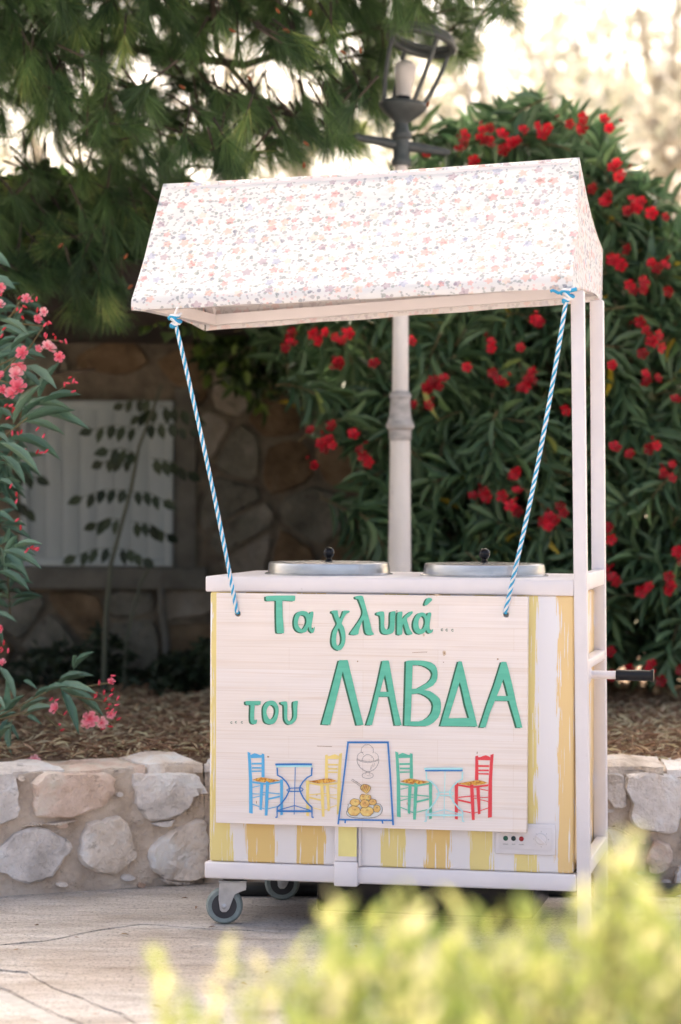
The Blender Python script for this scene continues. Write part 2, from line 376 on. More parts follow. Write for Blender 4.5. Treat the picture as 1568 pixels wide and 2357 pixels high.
def paving_mat():
    mt, n, l, b = nodes('worn_stone_paving')
    g = N(n, 'ShaderNodeNewGeometry')
    mp = N(n, 'ShaderNodeMapping'); mp.inputs['Rotation'].default_value = (0, 0, R(12)); mp.inputs['Scale'].default_value = (0.9, 2.3, 1); l.new(g.outputs['Position'], mp.inputs[0])
    n1 = N(n, 'ShaderNodeTexNoise'); n1.inputs['Scale'].default_value = 2.2; n1.inputs['Detail'].default_value = 8; n1.inputs['Roughness'].default_value = 0.62; n1.inputs['Distortion'].default_value = 0.8
    l.new(mp.outputs[0], n1.inputs[0])
    cr = ramp(n, [(0.30, (0.45, 0.385, 0.335)), (0.46, (0.60, 0.545, 0.505)), (0.60, (0.69, 0.64, 0.605)), (0.75, (0.76, 0.72, 0.685))]); l.new(n1.outputs['Fac'], cr.inputs[0])
    n2 = N(n, 'ShaderNodeTexNoise'); n2.inputs['Scale'].default_value = 95; n2.inputs['Detail'].default_value = 3; l.new(g.outputs['Position'], n2.inputs[0])
    r2 = ramp(n, [(0.34, (0.45, 0.44, 0.43)), (0.46, (1, 1, 1)), (0.60, (1, 1, 1)), (0.72, (1.25, 1.22, 1.18))]); l.new(n2.outputs['Fac'], r2.inputs[0])
    mx = N(n, 'ShaderNodeMixRGB', blend_type='MULTIPLY'); mx.inputs[0].default_value = 0.75; l.new(cr.outputs[0], mx.inputs[1]); l.new(r2.outputs[0], mx.inputs[2])
    # brownish gritty patch where dirt has collected
    n3 = N(n, 'ShaderNodeTexNoise'); n3.inputs['Scale'].default_value = 1.1; n3.inputs['Detail'].default_value = 5; l.new(g.outputs['Position'], n3.inputs[0])
    r3 = ramp(n, [(0.50, (0, 0, 0)), (0.62, (0.7, 0.7, 0.7))]); l.new(n3.outputs['Fac'], r3.inputs[0])
    m3 = N(n, 'ShaderNodeMixRGB', blend_type='MULTIPLY'); l.new(r3.outputs[0], m3.inputs[0]); l.new(mx.outputs[0], m3.inputs[1]); m3.inputs[2].default_value = (0.87, 0.79, 0.72, 1)
    l.new(m3.outputs[0], b.inputs['Base Color']); b.inputs['Roughness'].default_value = 0.82
    mp2 = N(n, 'ShaderNodeMapping'); mp2.inputs['Rotation'].default_value = (0, 0, R(10)); mp2.inputs['Scale'].default_value = (1.0, 3.0, 1); l.new(g.outputs['Position'], mp2.inputs[0])
    n4 = N(n, 'ShaderNodeTexNoise'); n4.inputs['Scale'].default_value = 7; n4.inputs['Detail'].default_value = 10; n4.inputs['Roughness'].default_value = 0.66; n4.inputs['Distortion'].default_value = 1.2
    l.new(mp2.outputs[0], n4.inputs[0])
    b1 = N(n, 'ShaderNodeBump'); b1.inputs['Strength'].default_value = 1.0; b1.inputs['Distance'].default_value = 0.03; l.new(n4.outputs['Fac'], b1.inputs['Height'])
    n5 = N(n, 'ShaderNodeTexNoise'); n5.inputs['Scale'].default_value = 130; n5.inputs['Detail'].default_value = 5; l.new(g.outputs['Position'], n5.inputs[0])
    b2 = N(n, 'ShaderNodeBump'); b2.inputs['Strength'].default_value = 0.9; b2.inputs['Distance'].default_value = 0.006; l.new(n5.outputs['Fac'], b2.inputs['Height']); l.new(b1.outputs[0], b2.inputs['Normal'])
    l.new(b2.outputs[0], b.inputs['Normal'])
    return mt
M['paving'] = paving_mat()
M['joint'] = noisy('blue_grey_grout', [(0.3, (0.34, 0.325, 0.31)), (0.7, (0.52, 0.50, 0.48))], scale=18, rough=0.95, bump=0.7, bscale=70, bdist=0.01)

gv, gf = [], []
pave = mobj('ground', [(-300, -60, -0.0065), (300, -60, -0.0065), (300, 400, -0.0065), (-300, 400, -0.0065)], [(0, 1, 2, 3)], M['joint'])
pave['kind'] = 'structure'
pv = bpy.data.objects.new('pavement', None); COL.objects.link(pv); pv['kind'] = 'structure'
def zg(x, y): return (x * .36, 2069.8 + y * .36)                       # detail view of the lower left corner
def G2(p): q = ground(*p); return (q.x, q.y)
def gap_line(pts, d):                                                  # shift a ground line towards the viewer by d metres
    return [(x, y - d) for x, y in pts]
J1 = [G2(zg(*p)) for p in [(-900, 330), (-300, 420), (80, 460), (170, 465), (230, 510), (330, 560), (430, 600), (560, 650), (660, 695), (760, 725), (880, 796), (1100, 930)]]
J2 = [G2(zg(*p)) for p in [(-900, 380), (-200, 530), (0, 590), (110, 650), (200, 690), (300, 740), (400, 780), (500, 830), (640, 930)]]
J0 = [G2(p) for p in [(-700, 2190), (0, 2174), (108, 2165), (216, 2142), (324, 2126), (470, 2137), (660, 2143), (763, 2134), (1000, 2122), (1700, 2100), (3500, 2080)]]
def rough_line(pts, step=.05, amp=.007, seed=0):
    out = []
    for (xa, ya), (xb, yb) in zip(pts[:-1], pts[1:]):
        k_ = max(1, min(60, int(math.hypot(xb - xa, yb - ya) / step)))
        for i in range(k_):
            t = i / k_; x, y = xa + (xb - xa) * t, ya + (yb - ya) * t
            out.append((x + amp * mnoise.noise(Vector((x * 9, y * 9, seed))), y + amp * 1.6 * mnoise.noise(Vector((x * 11, y * 11, seed + 5)))))
    return out + [pts[-1]]
WA, WB, WC = G2((-700, 2110)), G2((470, 2032)), G2((1700, 2048))
far_edge = [(-14, 8.4), (14, 8.4)]
slabs = [
    gap_line(J0, -0.0015) + [(9, 8.2), (-6, 8.2)],
    [(x, y - 0.0015) for x, y in J0][::-1] + [J1[0]] + [(x, y + 0.006) for x, y in J1[1:]] + [G2((700, 3200)), (2.5, 3.2), (9, 3.2), (9, 7.2)],
]
def strip(a, b_): return a + b_[::-1]
k1 = [(x + .002, y - 0.006) for x, y in J1]; k2 = [(x + .02, y + .02) for x, y in J2]
slabs += [strip(k1, k2)]
slabs += [[(x - .02, y - .03) for x, y in J2] + [G2((160, 3400)), G2((-900, 3000))]]
slabs += [[(-1, 1.2), (9, 1.2), (9, 3.1), (0.4, 3.1)], [(-9, 1.2), (-1.1, 1.2), (-0.9, 3.5), (-9, 3.5)]]
slabs = [rough_line(s_ + [s_[0]], seed=i)[:-1] for i, s_ in enumerate(slabs)]
for s in slabs: poly_slab('slab', s, -0.006, 0.0, M['paving'], pv, 0.0055)

# ================================================================== LOW RETAINING WALL
from mathutils.geometry import delaunay_2d_cdt
def stone_geo(poly, to3, normal, bulge, seed, nseg=22, embed=0.03, rough=1.0, grid=4):
    """closed rough stone: outline poly (2D) mapped by to3 to the wall plane, a broken face standing proud of it along normal"""
    pts = [Vector((p[0], p[1], 0)) for p in poly]
    per = [0]
    for i in range(len(pts)): per.append(per[-1] + (pts[(i + 1) % len(pts)] - pts[i]).length)
    out = []
    for k in range(nseg):
        s = per[-1] * k / nseg; i = max(j for j in range(len(pts)) if per[j] <= s)
        t = (s - per[i]) / max(per[i + 1] - per[i], 1e-6); out.append(pts[i].lerp(pts[(i + 1) % len(pts)], t))
    sm = [(out[i - 1] + out[i] * 8 + out[(i + 1) % nseg]) / 10 for i in range(nseg)]
    cx = sum((p for p in sm), Vector()) / nseg; size = sum((p - cx).length for p in sm) / nseg
    rs = random.Random(seed * 13 + 5)
    sm = [p + (p - cx) * (mnoise.noise(p * (3.2 / size) + Vector((seed, 0, 0))) * .09 + rs.uniform(-.022, .022)) for p in sm]
    c3 = to3(cx.x, cx.y)
    inner = [cx + (p - cx) * rs.uniform(.90, .955) for p in sm]
    P2 = [(p.x, p.y) for p in sm] + [(p.x, p.y) for p in inner]
    st = size / grid; xs = [p.x for p in sm]; ys = [p.y for p in sm]; lim = [((cx + (p - cx) * .84).x, (cx + (p - cx) * .84).y) for p in sm]
    y = min(ys)
    while y < max(ys):
        x = min(xs)
        while x < max(xs):
            q = (x + rs.uniform(-.45, .45) * st, y + rs.uniform(-.45, .45) * st)
            if inpoly(q[0], q[1], lim): P2.append(q)
            x += st
        y += st
    loop = [list(range(nseg))]
    vo, eo, fo, _, _, _ = delaunay_2d_cdt([Vector(p) for p in P2], [], loop, 1, 1e-6 * size)
    n_out = len(vo); tilt = (rs.uniform(-.35, .35), rs.uniform(-.35, .35))
    vs = []
    bnd = {}
    for i_, v in enumerate(vo):
        q3 = to3(v.x, v.y); u, w_ = (v.x - cx.x) / size, (v.y - cx.y) / size
        isb = any(abs(v.x - p.x) + abs(v.y - p.y) < 1e-4 * size for p in sm)
        if isb: bnd[i_] = 1
        nv = mnoise.noise(q3 * 11 + Vector((seed * 7.3, 0, 0))); n2 = mnoise.noise(q3 * 30 + Vector((0, seed * 3.1, 0))); rd = abs(mnoise.noise(q3 * 17 + Vector((0, 0, seed * 2.7))))
        h = bulge * (.42 + .2 * n2) if isb else bulge * (.95 + tilt[0] * u + tilt[1] * w_ + rough * (.55 * nv + .30 * n2 - .5 * rd))
        vs.append(q3 + normal * max(h, .12 * bulge) - c3)
    fs = []
    for f in fo:
        f = list(f); a_, b_, c_ = (vs[k] for k in f[:3])
        if (b_ - a_).cross(c_ - a_).dot(normal) < 0: f = f[::-1]
        fs.append(tuple(f))
    # skirt back into the wall
    cnt = {}
    for f in fs:
        for k in range(len(f)): e = (f[k], f[(k + 1) % len(f)]); cnt[e] = 1
    back = {}
    for (a_, b_) in list(cnt):
        if (b_, a_) not in cnt:
            for v in (a_, b_):
                if v not in back: q = vs[v]; back[v] = len(vs); vs.append(q - normal * (q.dot(normal) + embed))
            fs.append((b_, a_, back[a_], back[b_]))
    return vs, fs, c3
def flat_or_smooth(o, ang=28): autosmooth(o, ang)
segs = [(Vector((*WA, 0)), Vector((*WB, 0))), (Vector((*WB, 0)), Vector((*WC, 0)))]
seg_n = []
for a, b_ in segs:
    d = (b_ - a).normalized(); nrm = Vector((d.y, -d.x, 0)); seg_n.append(nrm)
def wall_to3(si):
    return lambda px, py: on_plane(px, py, segs[si][0], seg_n[si])
lowwall = thing('retaining_wall', 'low rubble stone retaining wall with sandy mortar behind the cart', 'wall', loc=(WB[0], WB[1], 0))
lw0 = Vector((WB[0], WB[1], 0))
WTOP = 0.368
def wall_sheet(a, b_, nrm, ncol, top):
    g = Geo(); rows = 26; vs = []
    for i in range(ncol + 1):
        p = a.lerp(b_, i / ncol)
        for j in range(rows + 1):
            z = -0.02 + (top + 0.02) * j / rows; q = Vector((p.x, p.y, z))
            h = mnoise.fractal(q * 14, 0.8, 2.0, 6) * 0.013 - 0.006
            vs.append(q + nrm * h - lw0)
    fs = [(i * (rows + 1) + j, (i + 1) * (rows + 1) + j, (i + 1) * (rows + 1) + j + 1, i * (rows + 1) + j + 1) for i in range(ncol) for j in range(rows)]
    # top and back
    n0 = len(vs)
    for i in range(ncol + 1):
        p = a.lerp(b_, i / ncol)
        for k in range(5):
            q = p - nrm * (0.01 + 0.075 * k); z = top + mnoise.fractal(Vector((q.x * 7, q.y * 7, 3)), 1, 2, 4) * .012 + 0.004 * (k > 0)
            vs.append(Vector((q.x, q.y, z)) - lw0)
        q = p - nrm * .32; vs.append(Vector((q.x, q.y, -0.02)) - lw0)
    for i in range(ncol):
        fs.append((i * (rows + 1) + rows, (i + 1) * (rows + 1) + rows, n0 + (i + 1) * 6, n0 + i * 6))
        for k in range(5): fs.append((n0 + i * 6 + k, n0 + (i + 1) * 6 + k, n0 + (i + 1) * 6 + k + 1, n0 + i * 6 + k + 1))
    g.add(vs, fs)
    return g.obj('mortar', M['mortar'], lowwall)
wall_sheet(segs[0][0], segs[0][1], seg_n[0], 90, WTOP)
wall_sheet(segs[1][0], segs[1][1], seg_n[1], 110, WTOP)
def z7(pts): return [(x * .32, 1693.4 + y * .32) for x, y in pts]
def z6(pts): return [(1066 + x * .399, 1223 + y * .399) for x, y in pts]
stones = [
 (0, 'stone_grey', z7([(-160, 300), (-60, 262), (60, 250), (105, 262), (120, 350), (130, 480), (130, 590), (60, 620), (-60, 645), (-150, 600)])),
 (0, 'stone_pink', z7([(240, 295), (330, 255), (470, 262), (620, 262), (780, 260), (835, 320), (820, 400), (750, 490), (620, 550), (500, 582), (390, 590), (262, 568), (235, 450)])),
 (0, 'stone_grey', z7([(948, 268), (1100, 262), (1290, 258), (1440, 290), (1468, 400), (1385, 432), (1310, 570), (1130, 607), (1040, 600), (1000, 560), (965, 400)])),
 (0, 'stone_grey', z7([(-40, 820), (60, 740), (170, 660), (300, 650), (400, 700), (470, 740), (525, 810), (430, 910), (390, 1000), (300, 1040), (170, 1060), (70, 1010), (-30, 960)])),
 (0, 'stone_warm', z7([(620, 630), (700, 598), (860, 578), (920, 640), (950, 760), (985, 860), (900, 930), (820, 995), (720, 985), (630, 950), (560, 890), (590, 720)])),
 (0, 'stone_warm', z7([(1060, 820), (1130, 740), (1280, 650), (1400, 598), (1470, 598), (1490, 720), (1490, 940), (1470, 1010), (1400, 1045), (1240, 1035), (1100, 980), (1065, 890)])),
 (0, 'stone_grey', z7([(1080, 628), (1160, 612), (1255, 600), (1220, 645), (1180, 655), (1120, 645)])),
 (0, 'stone_warm', z7([(1130, 1020), (1230, 1038), (1400, 1050), (1360, 1066), (1200, 1064)])),
 (0, 'stone_warm', z7([(150, 655), (240, 620), (420, 640), (560, 600), (575, 640), (500, 700), (440, 690), (350, 640)])[:4] + z7([(300, 632), (200, 640)])),
 (0, 'stone_pink', z7([(-300, 660), (-150, 680), (-60, 780), (-60, 930), (-200, 1000), (-340, 900)])),
 (0, 'stone_grey', z7([(-520, 280), (-300, 262), (-190, 300), (-190, 600), (-360, 640), (-500, 560)])),
 (0, 'stone_warm', z7([(-700, 700), (-520, 660), (-380, 740), (-400, 980), (-560, 1040), (-700, 960)])),
 (1, 'stone_grey', z6([(790, 1400), (840, 1385), (925, 1402), (935, 1490), (940, 1590), (880, 1602), (833, 1540), (780, 1500)])),
 (1, 'stone_grey', z6([(938, 1400), (1050, 1388), (1170, 1395), (1262, 1420), (1300, 1520), (1262, 1640), (1225, 1738), (1080, 1728), (975, 1702), (958, 1640), (970, 1560), (928, 1480)])),
 (1, 'stone_warm', z6([(835, 1705), (900, 1715), (980, 1760), (1000, 1850), (940, 1990), (840, 1965), (790, 1850)])),
 (1, 'stone_grey', z6([(1235, 1930), (1310, 1890), (1420, 1910), (1430, 2020), (1300, 2050), (1212, 2035)])),
 (1, 'stone_pink', z6([(1100, 1780), (1190, 1800), (1210, 1880), (1170, 1960), (1080, 1980), (1050, 1880)])),
 (1, 'stone_pink', z6([(1300, 1410), (1430, 1400), (1520, 1440), (1520, 1600), (1420, 1700), (1300, 1640), (1330, 1520)])),
 (1, 'stone_grey', z6([(1290, 1720), (1420, 1740), (1500, 1840), (1400, 1880), (1260, 1850)])),
]
# behind the cart: stones in two rows, seen only from the side
rr = random.Random(5)
xx = 488
while xx < 1370:
    wdt = rr.uniform(60, 105)
    for row, (ya, yb) in enumerate([(1775, 1885), (1905, 2025)]):
        x0 = xx + row * 30; x1 = x0 + wdt
        stones.append((1, rr.choice(['stone_grey', 'stone_warm', 'stone_pink']),
                       [(x0 + rr.uniform(4, 12), ya + rr.uniform(0, 8)), ((x0 + x1) / 2, ya - rr.uniform(0, 6)), (x1 - rr.uniform(4, 10), ya + rr.uniform(0, 14)), (x1, (ya + yb) / 2 + rr.uniform(-15, 15)),
                        (x1 - rr.uniform(5, 20), yb - rr.uniform(0, 14)), ((x0 + x1) / 2, yb), (x0 + rr.uniform(5, 20), yb - rr.uniform(0, 12)), (x0, (ya + yb) / 2)]))
    xx += wdt + 12
for i, (si, mk_, poly) in enumerate(stones):
    v, f, c = stone_geo(poly, wall_to3(si), seg_n[si], 0.022 + 0.006 * ((i * 7) % 3), i + 1, nseg=34)
    o = mobj('stone', v, f, M[mk_], lowwall, loc=c - lw0); flat_or_smooth(o, 26)
# small filler stones pressed into the mortar between the big ones
rf = random.Random(21)
def fillers(si, x0, x1, n_, seed):
    made = []; polys = [p for s_, _, p in stones if s_ == si]
    tries = 0
    while len(made) < n_ and tries < 4000:
        tries += 1; x, y = rf.uniform(x0, x1), rf.uniform(1790, 2035 if si else 2045); r_ = rf.uniform(9, 19)
        if any(inpoly(x + dx, y + dy, p) for p in polys for dx, dy in ((-r_, 0), (r_, 0), (0, -r_), (0, r_))): continue
        if any(math.hypot(x - a_, y - b_) < r_ + c_ + 3 for a_, b_, c_ in made): continue
        made.append((x, y, r_)); el = rf.uniform(.3, .7)
        poly = [(x + r_ * math.cos(t) * rf.uniform(.8, 1.1), y + r_ * el * math.sin(t) * rf.uniform(.8, 1.1)) for t in np.linspace(0, 2 * math.pi, 8)[:-1]]
        v, f, c = stone_geo(poly, wall_to3(si), seg_n[si], .012, seed + tries, nseg=10, grid=1)
        o = mobj('small_stone', v, f, M[rf.choice(['stone_grey', 'stone_warm', 'stone_pink'])], lowwall, loc=c - lw0); flat_or_smooth(o, 30)
fillers(0, -80, 470, 9, 500); fillers(1, 1385, 1580, 5, 900)
# cap stones along the top edge: low irregular slabs
def cap(a, b_, nrm, t0, t1, dz, seed, mk_):
    p0, p1 = a.lerp(b_, t0), a.lerp(b_, t1); L = (p1 - p0).length; d = (p1 - p0).normalized()
    rs = random.Random(seed); vs, fs = [], []; nu, nv_ = 7, 5; off = rs.uniform(-.012, .012)
    for side in (0, 1):
        for i in range(nu + 1):
            for j in range(nv_ + 1):
                u = i / nu; v_ = j / nv_
                q = p0 + d * (L * (u + 0.05 * math.sin(v_ * 5 + seed) * (0 < u < 1))) + nrm * (-0.002 + off * .6 - v_ * 0.27 + 0.02 * math.sin(u * 7 + seed))
                edge = min(u, 1 - u, v_, 1 - v_)
                z = WTOP - 0.018 if side else WTOP + dz * (0.45 + 0.55 * min(1, edge * 5)) + mnoise.fractal(Vector((q.x * 12, q.y * 12, seed)), 1, 2, 4) * 0.012
                vs.append(Vector((q.x, q.y, z)))
    n1 = (nu + 1) * (nv_ + 1)
    for i in range(nu):
        for j in range(nv_):
            q = i * (nv_ + 1) + j; fs.append((q, q + nv_ + 1, q + nv_ + 2, q + 1)); q += n1; fs.append((q + 1, q + nv_ + 2, q + nv_ + 1, q))
    for i in range(nu):
        for j in (0, nv_):
            q = i * (nv_ + 1) + j; e = (q, q + nv_ + 1, q + nv_ + 1 + n1, q + n1); fs.append(e if j else e[::-1])
    for j in range(nv_):
        for i in (0, nu):
            q = i * (nv_ + 1) + j; e = (q, q + 1, q + 1 + n1, q + n1); fs.append(e[::-1] if i else e)
    c = sum(vs, Vector()) / len(vs)
    o = mobj('cap_stone', [v - c for v in vs], fs, M[mk_], lowwall, loc=c - lw0); flat_or_smooth(o, 30)
for si in (0, 1):
    a, b_ = segs[si]; L = (b_ - a).length; t = 0.0; k = 0
    while t < 1:
        ww = rr.uniform(0.16, 0.36) / L; cap(a, b_, seg_n[si], t, min(1, t + ww) - 0.012 / L, rr.uniform(0.008, 0.030), 40 + si * 50 + k, rr.choice(['stone_grey', 'stone_warm', 'stone_grey', 'stone_pink'])); t += ww; k += 1

# soil bed behind the wall
BW = 10.75                                                             # distance of the house wall
vs, fs = [], []; nx, ny = 90, 40
for i in range(nx + 1):
    x = -5 + 13 * i / nx
    for j in range(ny + 1):
        y0 = (WA[1] + (WB[1] - WA[1]) * (x - WA[0]) / (WB[0] - WA[0])) if x < WB[0] else (WB[1] + (WC[1] - WB[1]) * (x - WB[0]) / (WC[0] - WB[0]))
        y = y0 + 0.20 + (15 - y0) * (j / ny) ** 1.3
        z = 0.345 + 0.025 * min(1, (y - y0 - .2) * 2) + mnoise.fractal(Vector((x * 2.5, y * 2.5, 0)), 1, 2, 4) * 0.02
        vs.append((x, y, z))
fs = [(i * (ny + 1) + j, (i + 1) * (ny + 1) + j, (i + 1) * (ny + 1) + j + 1, i * (ny + 1) + j + 1) for i in range(nx) for j in range(ny)]
soil = mobj('soil', vs, fs, M['soil'], smooth=True); soil['kind'] = 'structure'
n = 42000
P = np.stack([rng.uniform(-2.4, 2.4, n), rng.uniform(7.75, 10.7, n), rng.uniform(0.36, 0.41, n)], 1)
a = rng.uniform(0, 2 * np.pi, n); D = np.stack([np.cos(a), np.sin(a), rng.normal(0.12, 0.3, n)], 1)
NN = np.stack([rng.normal(0, .5, n), rng.normal(0, .5, n), np.ones(n)], 1)
lit = bpy.data.objects.new('dry_litter', blades_mesh('dry_litter', T_LEAF, P, D, NN, rng.uniform(0.02, 0.07, n), rng.uniform(0.002, 0.010, n), rng.beta(1.6, 1.5, n), M['litter']))
link(lit); tag(lit, 'brown fallen needles and dry leaves covering the raised bed', 'leaf litter', kind='stuff')

n = 90
P = np.stack([rng.uniform(-1.6, 1.6, n), rng.uniform(5.3, 7.4, n), rng.uniform(0.003, 0.006, n)], 1); a = rng.uniform(0, 6.28, n)
fl = bpy.data.objects.new('fallen_leaves', blades_mesh('fallen_leaves', T_LEAF, P, np.stack([np.cos(a), np.sin(a), np.zeros(n)], 1), np.stack([rng.normal(0, .15, n), rng.normal(0, .15, n), np.ones(n)], 1), rng.uniform(.008, .03, n), rng.uniform(.003, .010, n), rng.random(n) * .8, M['litter']))
link(fl); tag(fl, 'tiny dry leaf bits scattered over the paving', 'leaf litter', kind='stuff')
# ================================================================== STONE HOUSE BEHIND
house = thing('stone_house', 'dark rubble stone house wall with a pale shuttered window, shaded by the pine', 'house', loc=(-1.0, BW, 0.3))
h0 = Vector((-1.0, BW, 0.3))
HX0, HX1, HZ1 = -3.4, 0.85, 2.3
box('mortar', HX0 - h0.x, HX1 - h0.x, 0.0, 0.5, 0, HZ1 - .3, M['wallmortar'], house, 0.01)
box('shade_eave', HX0 - .2 - h0.x, -0.2 - h0.x, -1.75, 0.7, 1.90 - .3, 2.10 - .3, M['shade_eave_wood'], house, 0.01)  # overhang added to throw the wall below into shade
# the window with its concrete surround
def hp(px, py): q = at(px, py, BW); return q.x - h0.x, q.z - h0.z
wx0, wz1 = hp(52, 922); wx1, wz0 = hp(400, 1303)
sx1, _ = hp(452, 1300); _, sz0 = hp(400, 1345)
sh = bpy.data.objects.new('shutter', None); link(sh, house); sh.location = (0, 0, 0)
fr = 0.035
for nm, bx in [('frame', (wx0, wx0 + fr, wz0, wz1)), ('frame', (wx1 - fr, wx1, wz0, wz1)), ('frame', (wx0 + fr, wx1 - fr, wz1 - fr, wz1)), ('frame', (wx0 + fr, wx1 - fr, wz0, wz0 + fr))]:
    box(nm, bx[0], bx[1], -0.055, -0.012, bx[2], bx[3], M['shutter'], sh, 0.003)
npl = 8; pw = (wx1 - wx0 - 2 * fr) / npl
for i in range(npl): box('plank', wx0 + fr + i * pw + .0003, wx0 + fr + (i + 1) * pw - .0003, -0.040, -0.010, wz0 + fr, wz1 - fr, M['shutter'], sh, 0.0018)
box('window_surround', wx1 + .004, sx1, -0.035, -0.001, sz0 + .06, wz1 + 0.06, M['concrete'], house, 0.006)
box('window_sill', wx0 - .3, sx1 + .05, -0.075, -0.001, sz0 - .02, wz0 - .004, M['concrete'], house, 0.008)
# rubble stones: jittered cells cut by their neighbours
def cells(x0, x1, z0, z1, step, seed):
    rs = random.Random(seed); pts = []
    nx_, nz_ = int((x1 - x0) / step), int((z1 - z0) / (step * .78))
    for i in range(-1, nx_ + 2):
        for j in range(-1, nz_ + 2):
            pts.append((x0 + (i + .5 * (j % 2) + rs.uniform(-.44, .44)) * step, z0 + (j + rs.uniform(-.44, .44)) * step * .78))
    for p in pts:
        if not (x0 < p[0] < x1 and z0 < p[1] < z1): continue
        poly = [(p[0] - step, p[1] - step), (p[0] + step, p[1] - step), (p[0] + step, p[1] + step), (p[0] - step, p[1] + step)]
        for q in pts:
            if q is p or abs(q[0] - p[0]) > 2 * step or abs(q[1] - p[1]) > 2 * step: continue
            mx_, mz_ = (p[0] + q[0]) / 2, (p[1] + q[1]) / 2; nx2, nz2 = q[0] - p[0], q[1] - p[1]; L_ = math.hypot(nx2, nz2); nx2 /= L_; nz2 /= L_
            off = 0.011; out = []
            for k in range(len(poly)):
                a_, b2 = poly[k], poly[(k + 1) % len(poly)]
                da = (a_[0] - mx_) * nx2 + (a_[1] - mz_) * nz2 + off; db = (b2[0] - mx_) * nx2 + (b2[1] - mz_) * nz2 + off
                if da <= 0: out.append(a_)
                if da * db < 0: t = da / (da - db); out.append((a_[0] + (b2[0] - a_[0]) * t, a_[1] + (b2[1] - a_[1]) * t))
            poly = out
            if len(poly) < 3: break
        if len(poly) >= 3: yield poly
k = 0
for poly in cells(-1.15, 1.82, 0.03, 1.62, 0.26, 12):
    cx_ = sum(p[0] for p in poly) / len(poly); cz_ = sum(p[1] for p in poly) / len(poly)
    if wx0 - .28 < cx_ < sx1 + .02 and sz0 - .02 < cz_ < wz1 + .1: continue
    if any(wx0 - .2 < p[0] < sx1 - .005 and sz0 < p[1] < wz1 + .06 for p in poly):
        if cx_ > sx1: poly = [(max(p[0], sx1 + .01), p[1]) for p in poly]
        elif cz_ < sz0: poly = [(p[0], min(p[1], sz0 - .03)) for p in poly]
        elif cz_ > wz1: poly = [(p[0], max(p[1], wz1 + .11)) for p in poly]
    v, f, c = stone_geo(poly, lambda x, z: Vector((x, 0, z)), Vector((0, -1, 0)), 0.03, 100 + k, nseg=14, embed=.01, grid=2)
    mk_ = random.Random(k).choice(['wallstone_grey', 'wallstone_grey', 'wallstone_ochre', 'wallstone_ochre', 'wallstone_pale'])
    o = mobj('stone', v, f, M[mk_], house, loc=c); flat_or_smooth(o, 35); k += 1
ps = [at(370, 1313, BW - .06), at(374, 1400, BW - .06), at(383, 1480, BW - .05), at(385, 1555, BW - .05)]
tube('drain_pipe', [p - h0 for p in ps], 0.018, M['concrete'], house, 10)

# vine covering the roof edge
def scatter_leaves(name, label, cat, poly, Y0, Y1, n, L0, L1, wr, mat, key, T, loc, nparts=0, down=0.3, holes=(), stems=None, rpow=1.0, label_mass='foliage'):
    t = thing(name, label, cat, loc=loc)
    P, D, NN = [], [], []
    for i in range(n):
        x, y = samp(poly, holes); Y = rng.uniform(Y0, Y1); p = at(x, y, Y); P.append(p[:])
        d = np.array([rng.normal(), rng.normal() - .4, rng.normal() * .7 - down]); D.append(unit(d)); NN.append(unit(np.array([rng.normal() * .6, rng.normal() * .6 - .4, 1.0])))
    L = rng.uniform(L0, L1, n); foliage(t, key, T, P, D, NN, L, L * wr, rng.random(n) ** rpow, mat, nparts, mass=label_mass)
    return t
scatter_leaves('climbing_vine', 'dense dark green climber on the roof edge, left above the window', 'vine',
               [(-500, 400), (0, 405), (90, 395), (180, 420), (250, 400), (330, 440), (450, 500), (480, 640), (460, 760), (300, 720), (0, 700), (-500, 740)], 9.45, 10.6, 9000, 0.05, 0.10, 0.7, M['vine'], 'vine', T_LEAF, at(200, 700, 10), down=.4, rpow=1.4)
scatter_leaves('wall_creeper', 'thin dark creeper hanging on the stone wall left of the red oleander', 'vine',
               [(440, 740), (900, 740), (900, 800), (800, 900), (640, 870), (600, 950), (560, 900), (470, 860)], 10.2, 10.6, 700, 0.05, 0.09, 0.5, M['vine'], 'vine', T_LEAF, at(640, 760, 10.5), down=.5, rpow=1.3)
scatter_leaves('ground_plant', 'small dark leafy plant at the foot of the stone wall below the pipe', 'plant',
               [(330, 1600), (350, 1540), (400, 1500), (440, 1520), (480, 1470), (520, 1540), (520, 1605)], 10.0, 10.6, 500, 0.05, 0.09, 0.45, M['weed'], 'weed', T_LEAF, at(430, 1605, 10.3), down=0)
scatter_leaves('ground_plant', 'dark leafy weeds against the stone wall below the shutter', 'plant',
               [(20, 1600), (40, 1520), (100, 1480), (170, 1500), (230, 1450), (300, 1500), (320, 1600)], 10.2, 10.6, 450, 0.05, 0.09, 0.45, M['weed'], 'weed', T_LEAF, at(170, 1600, 10.4), down=0)

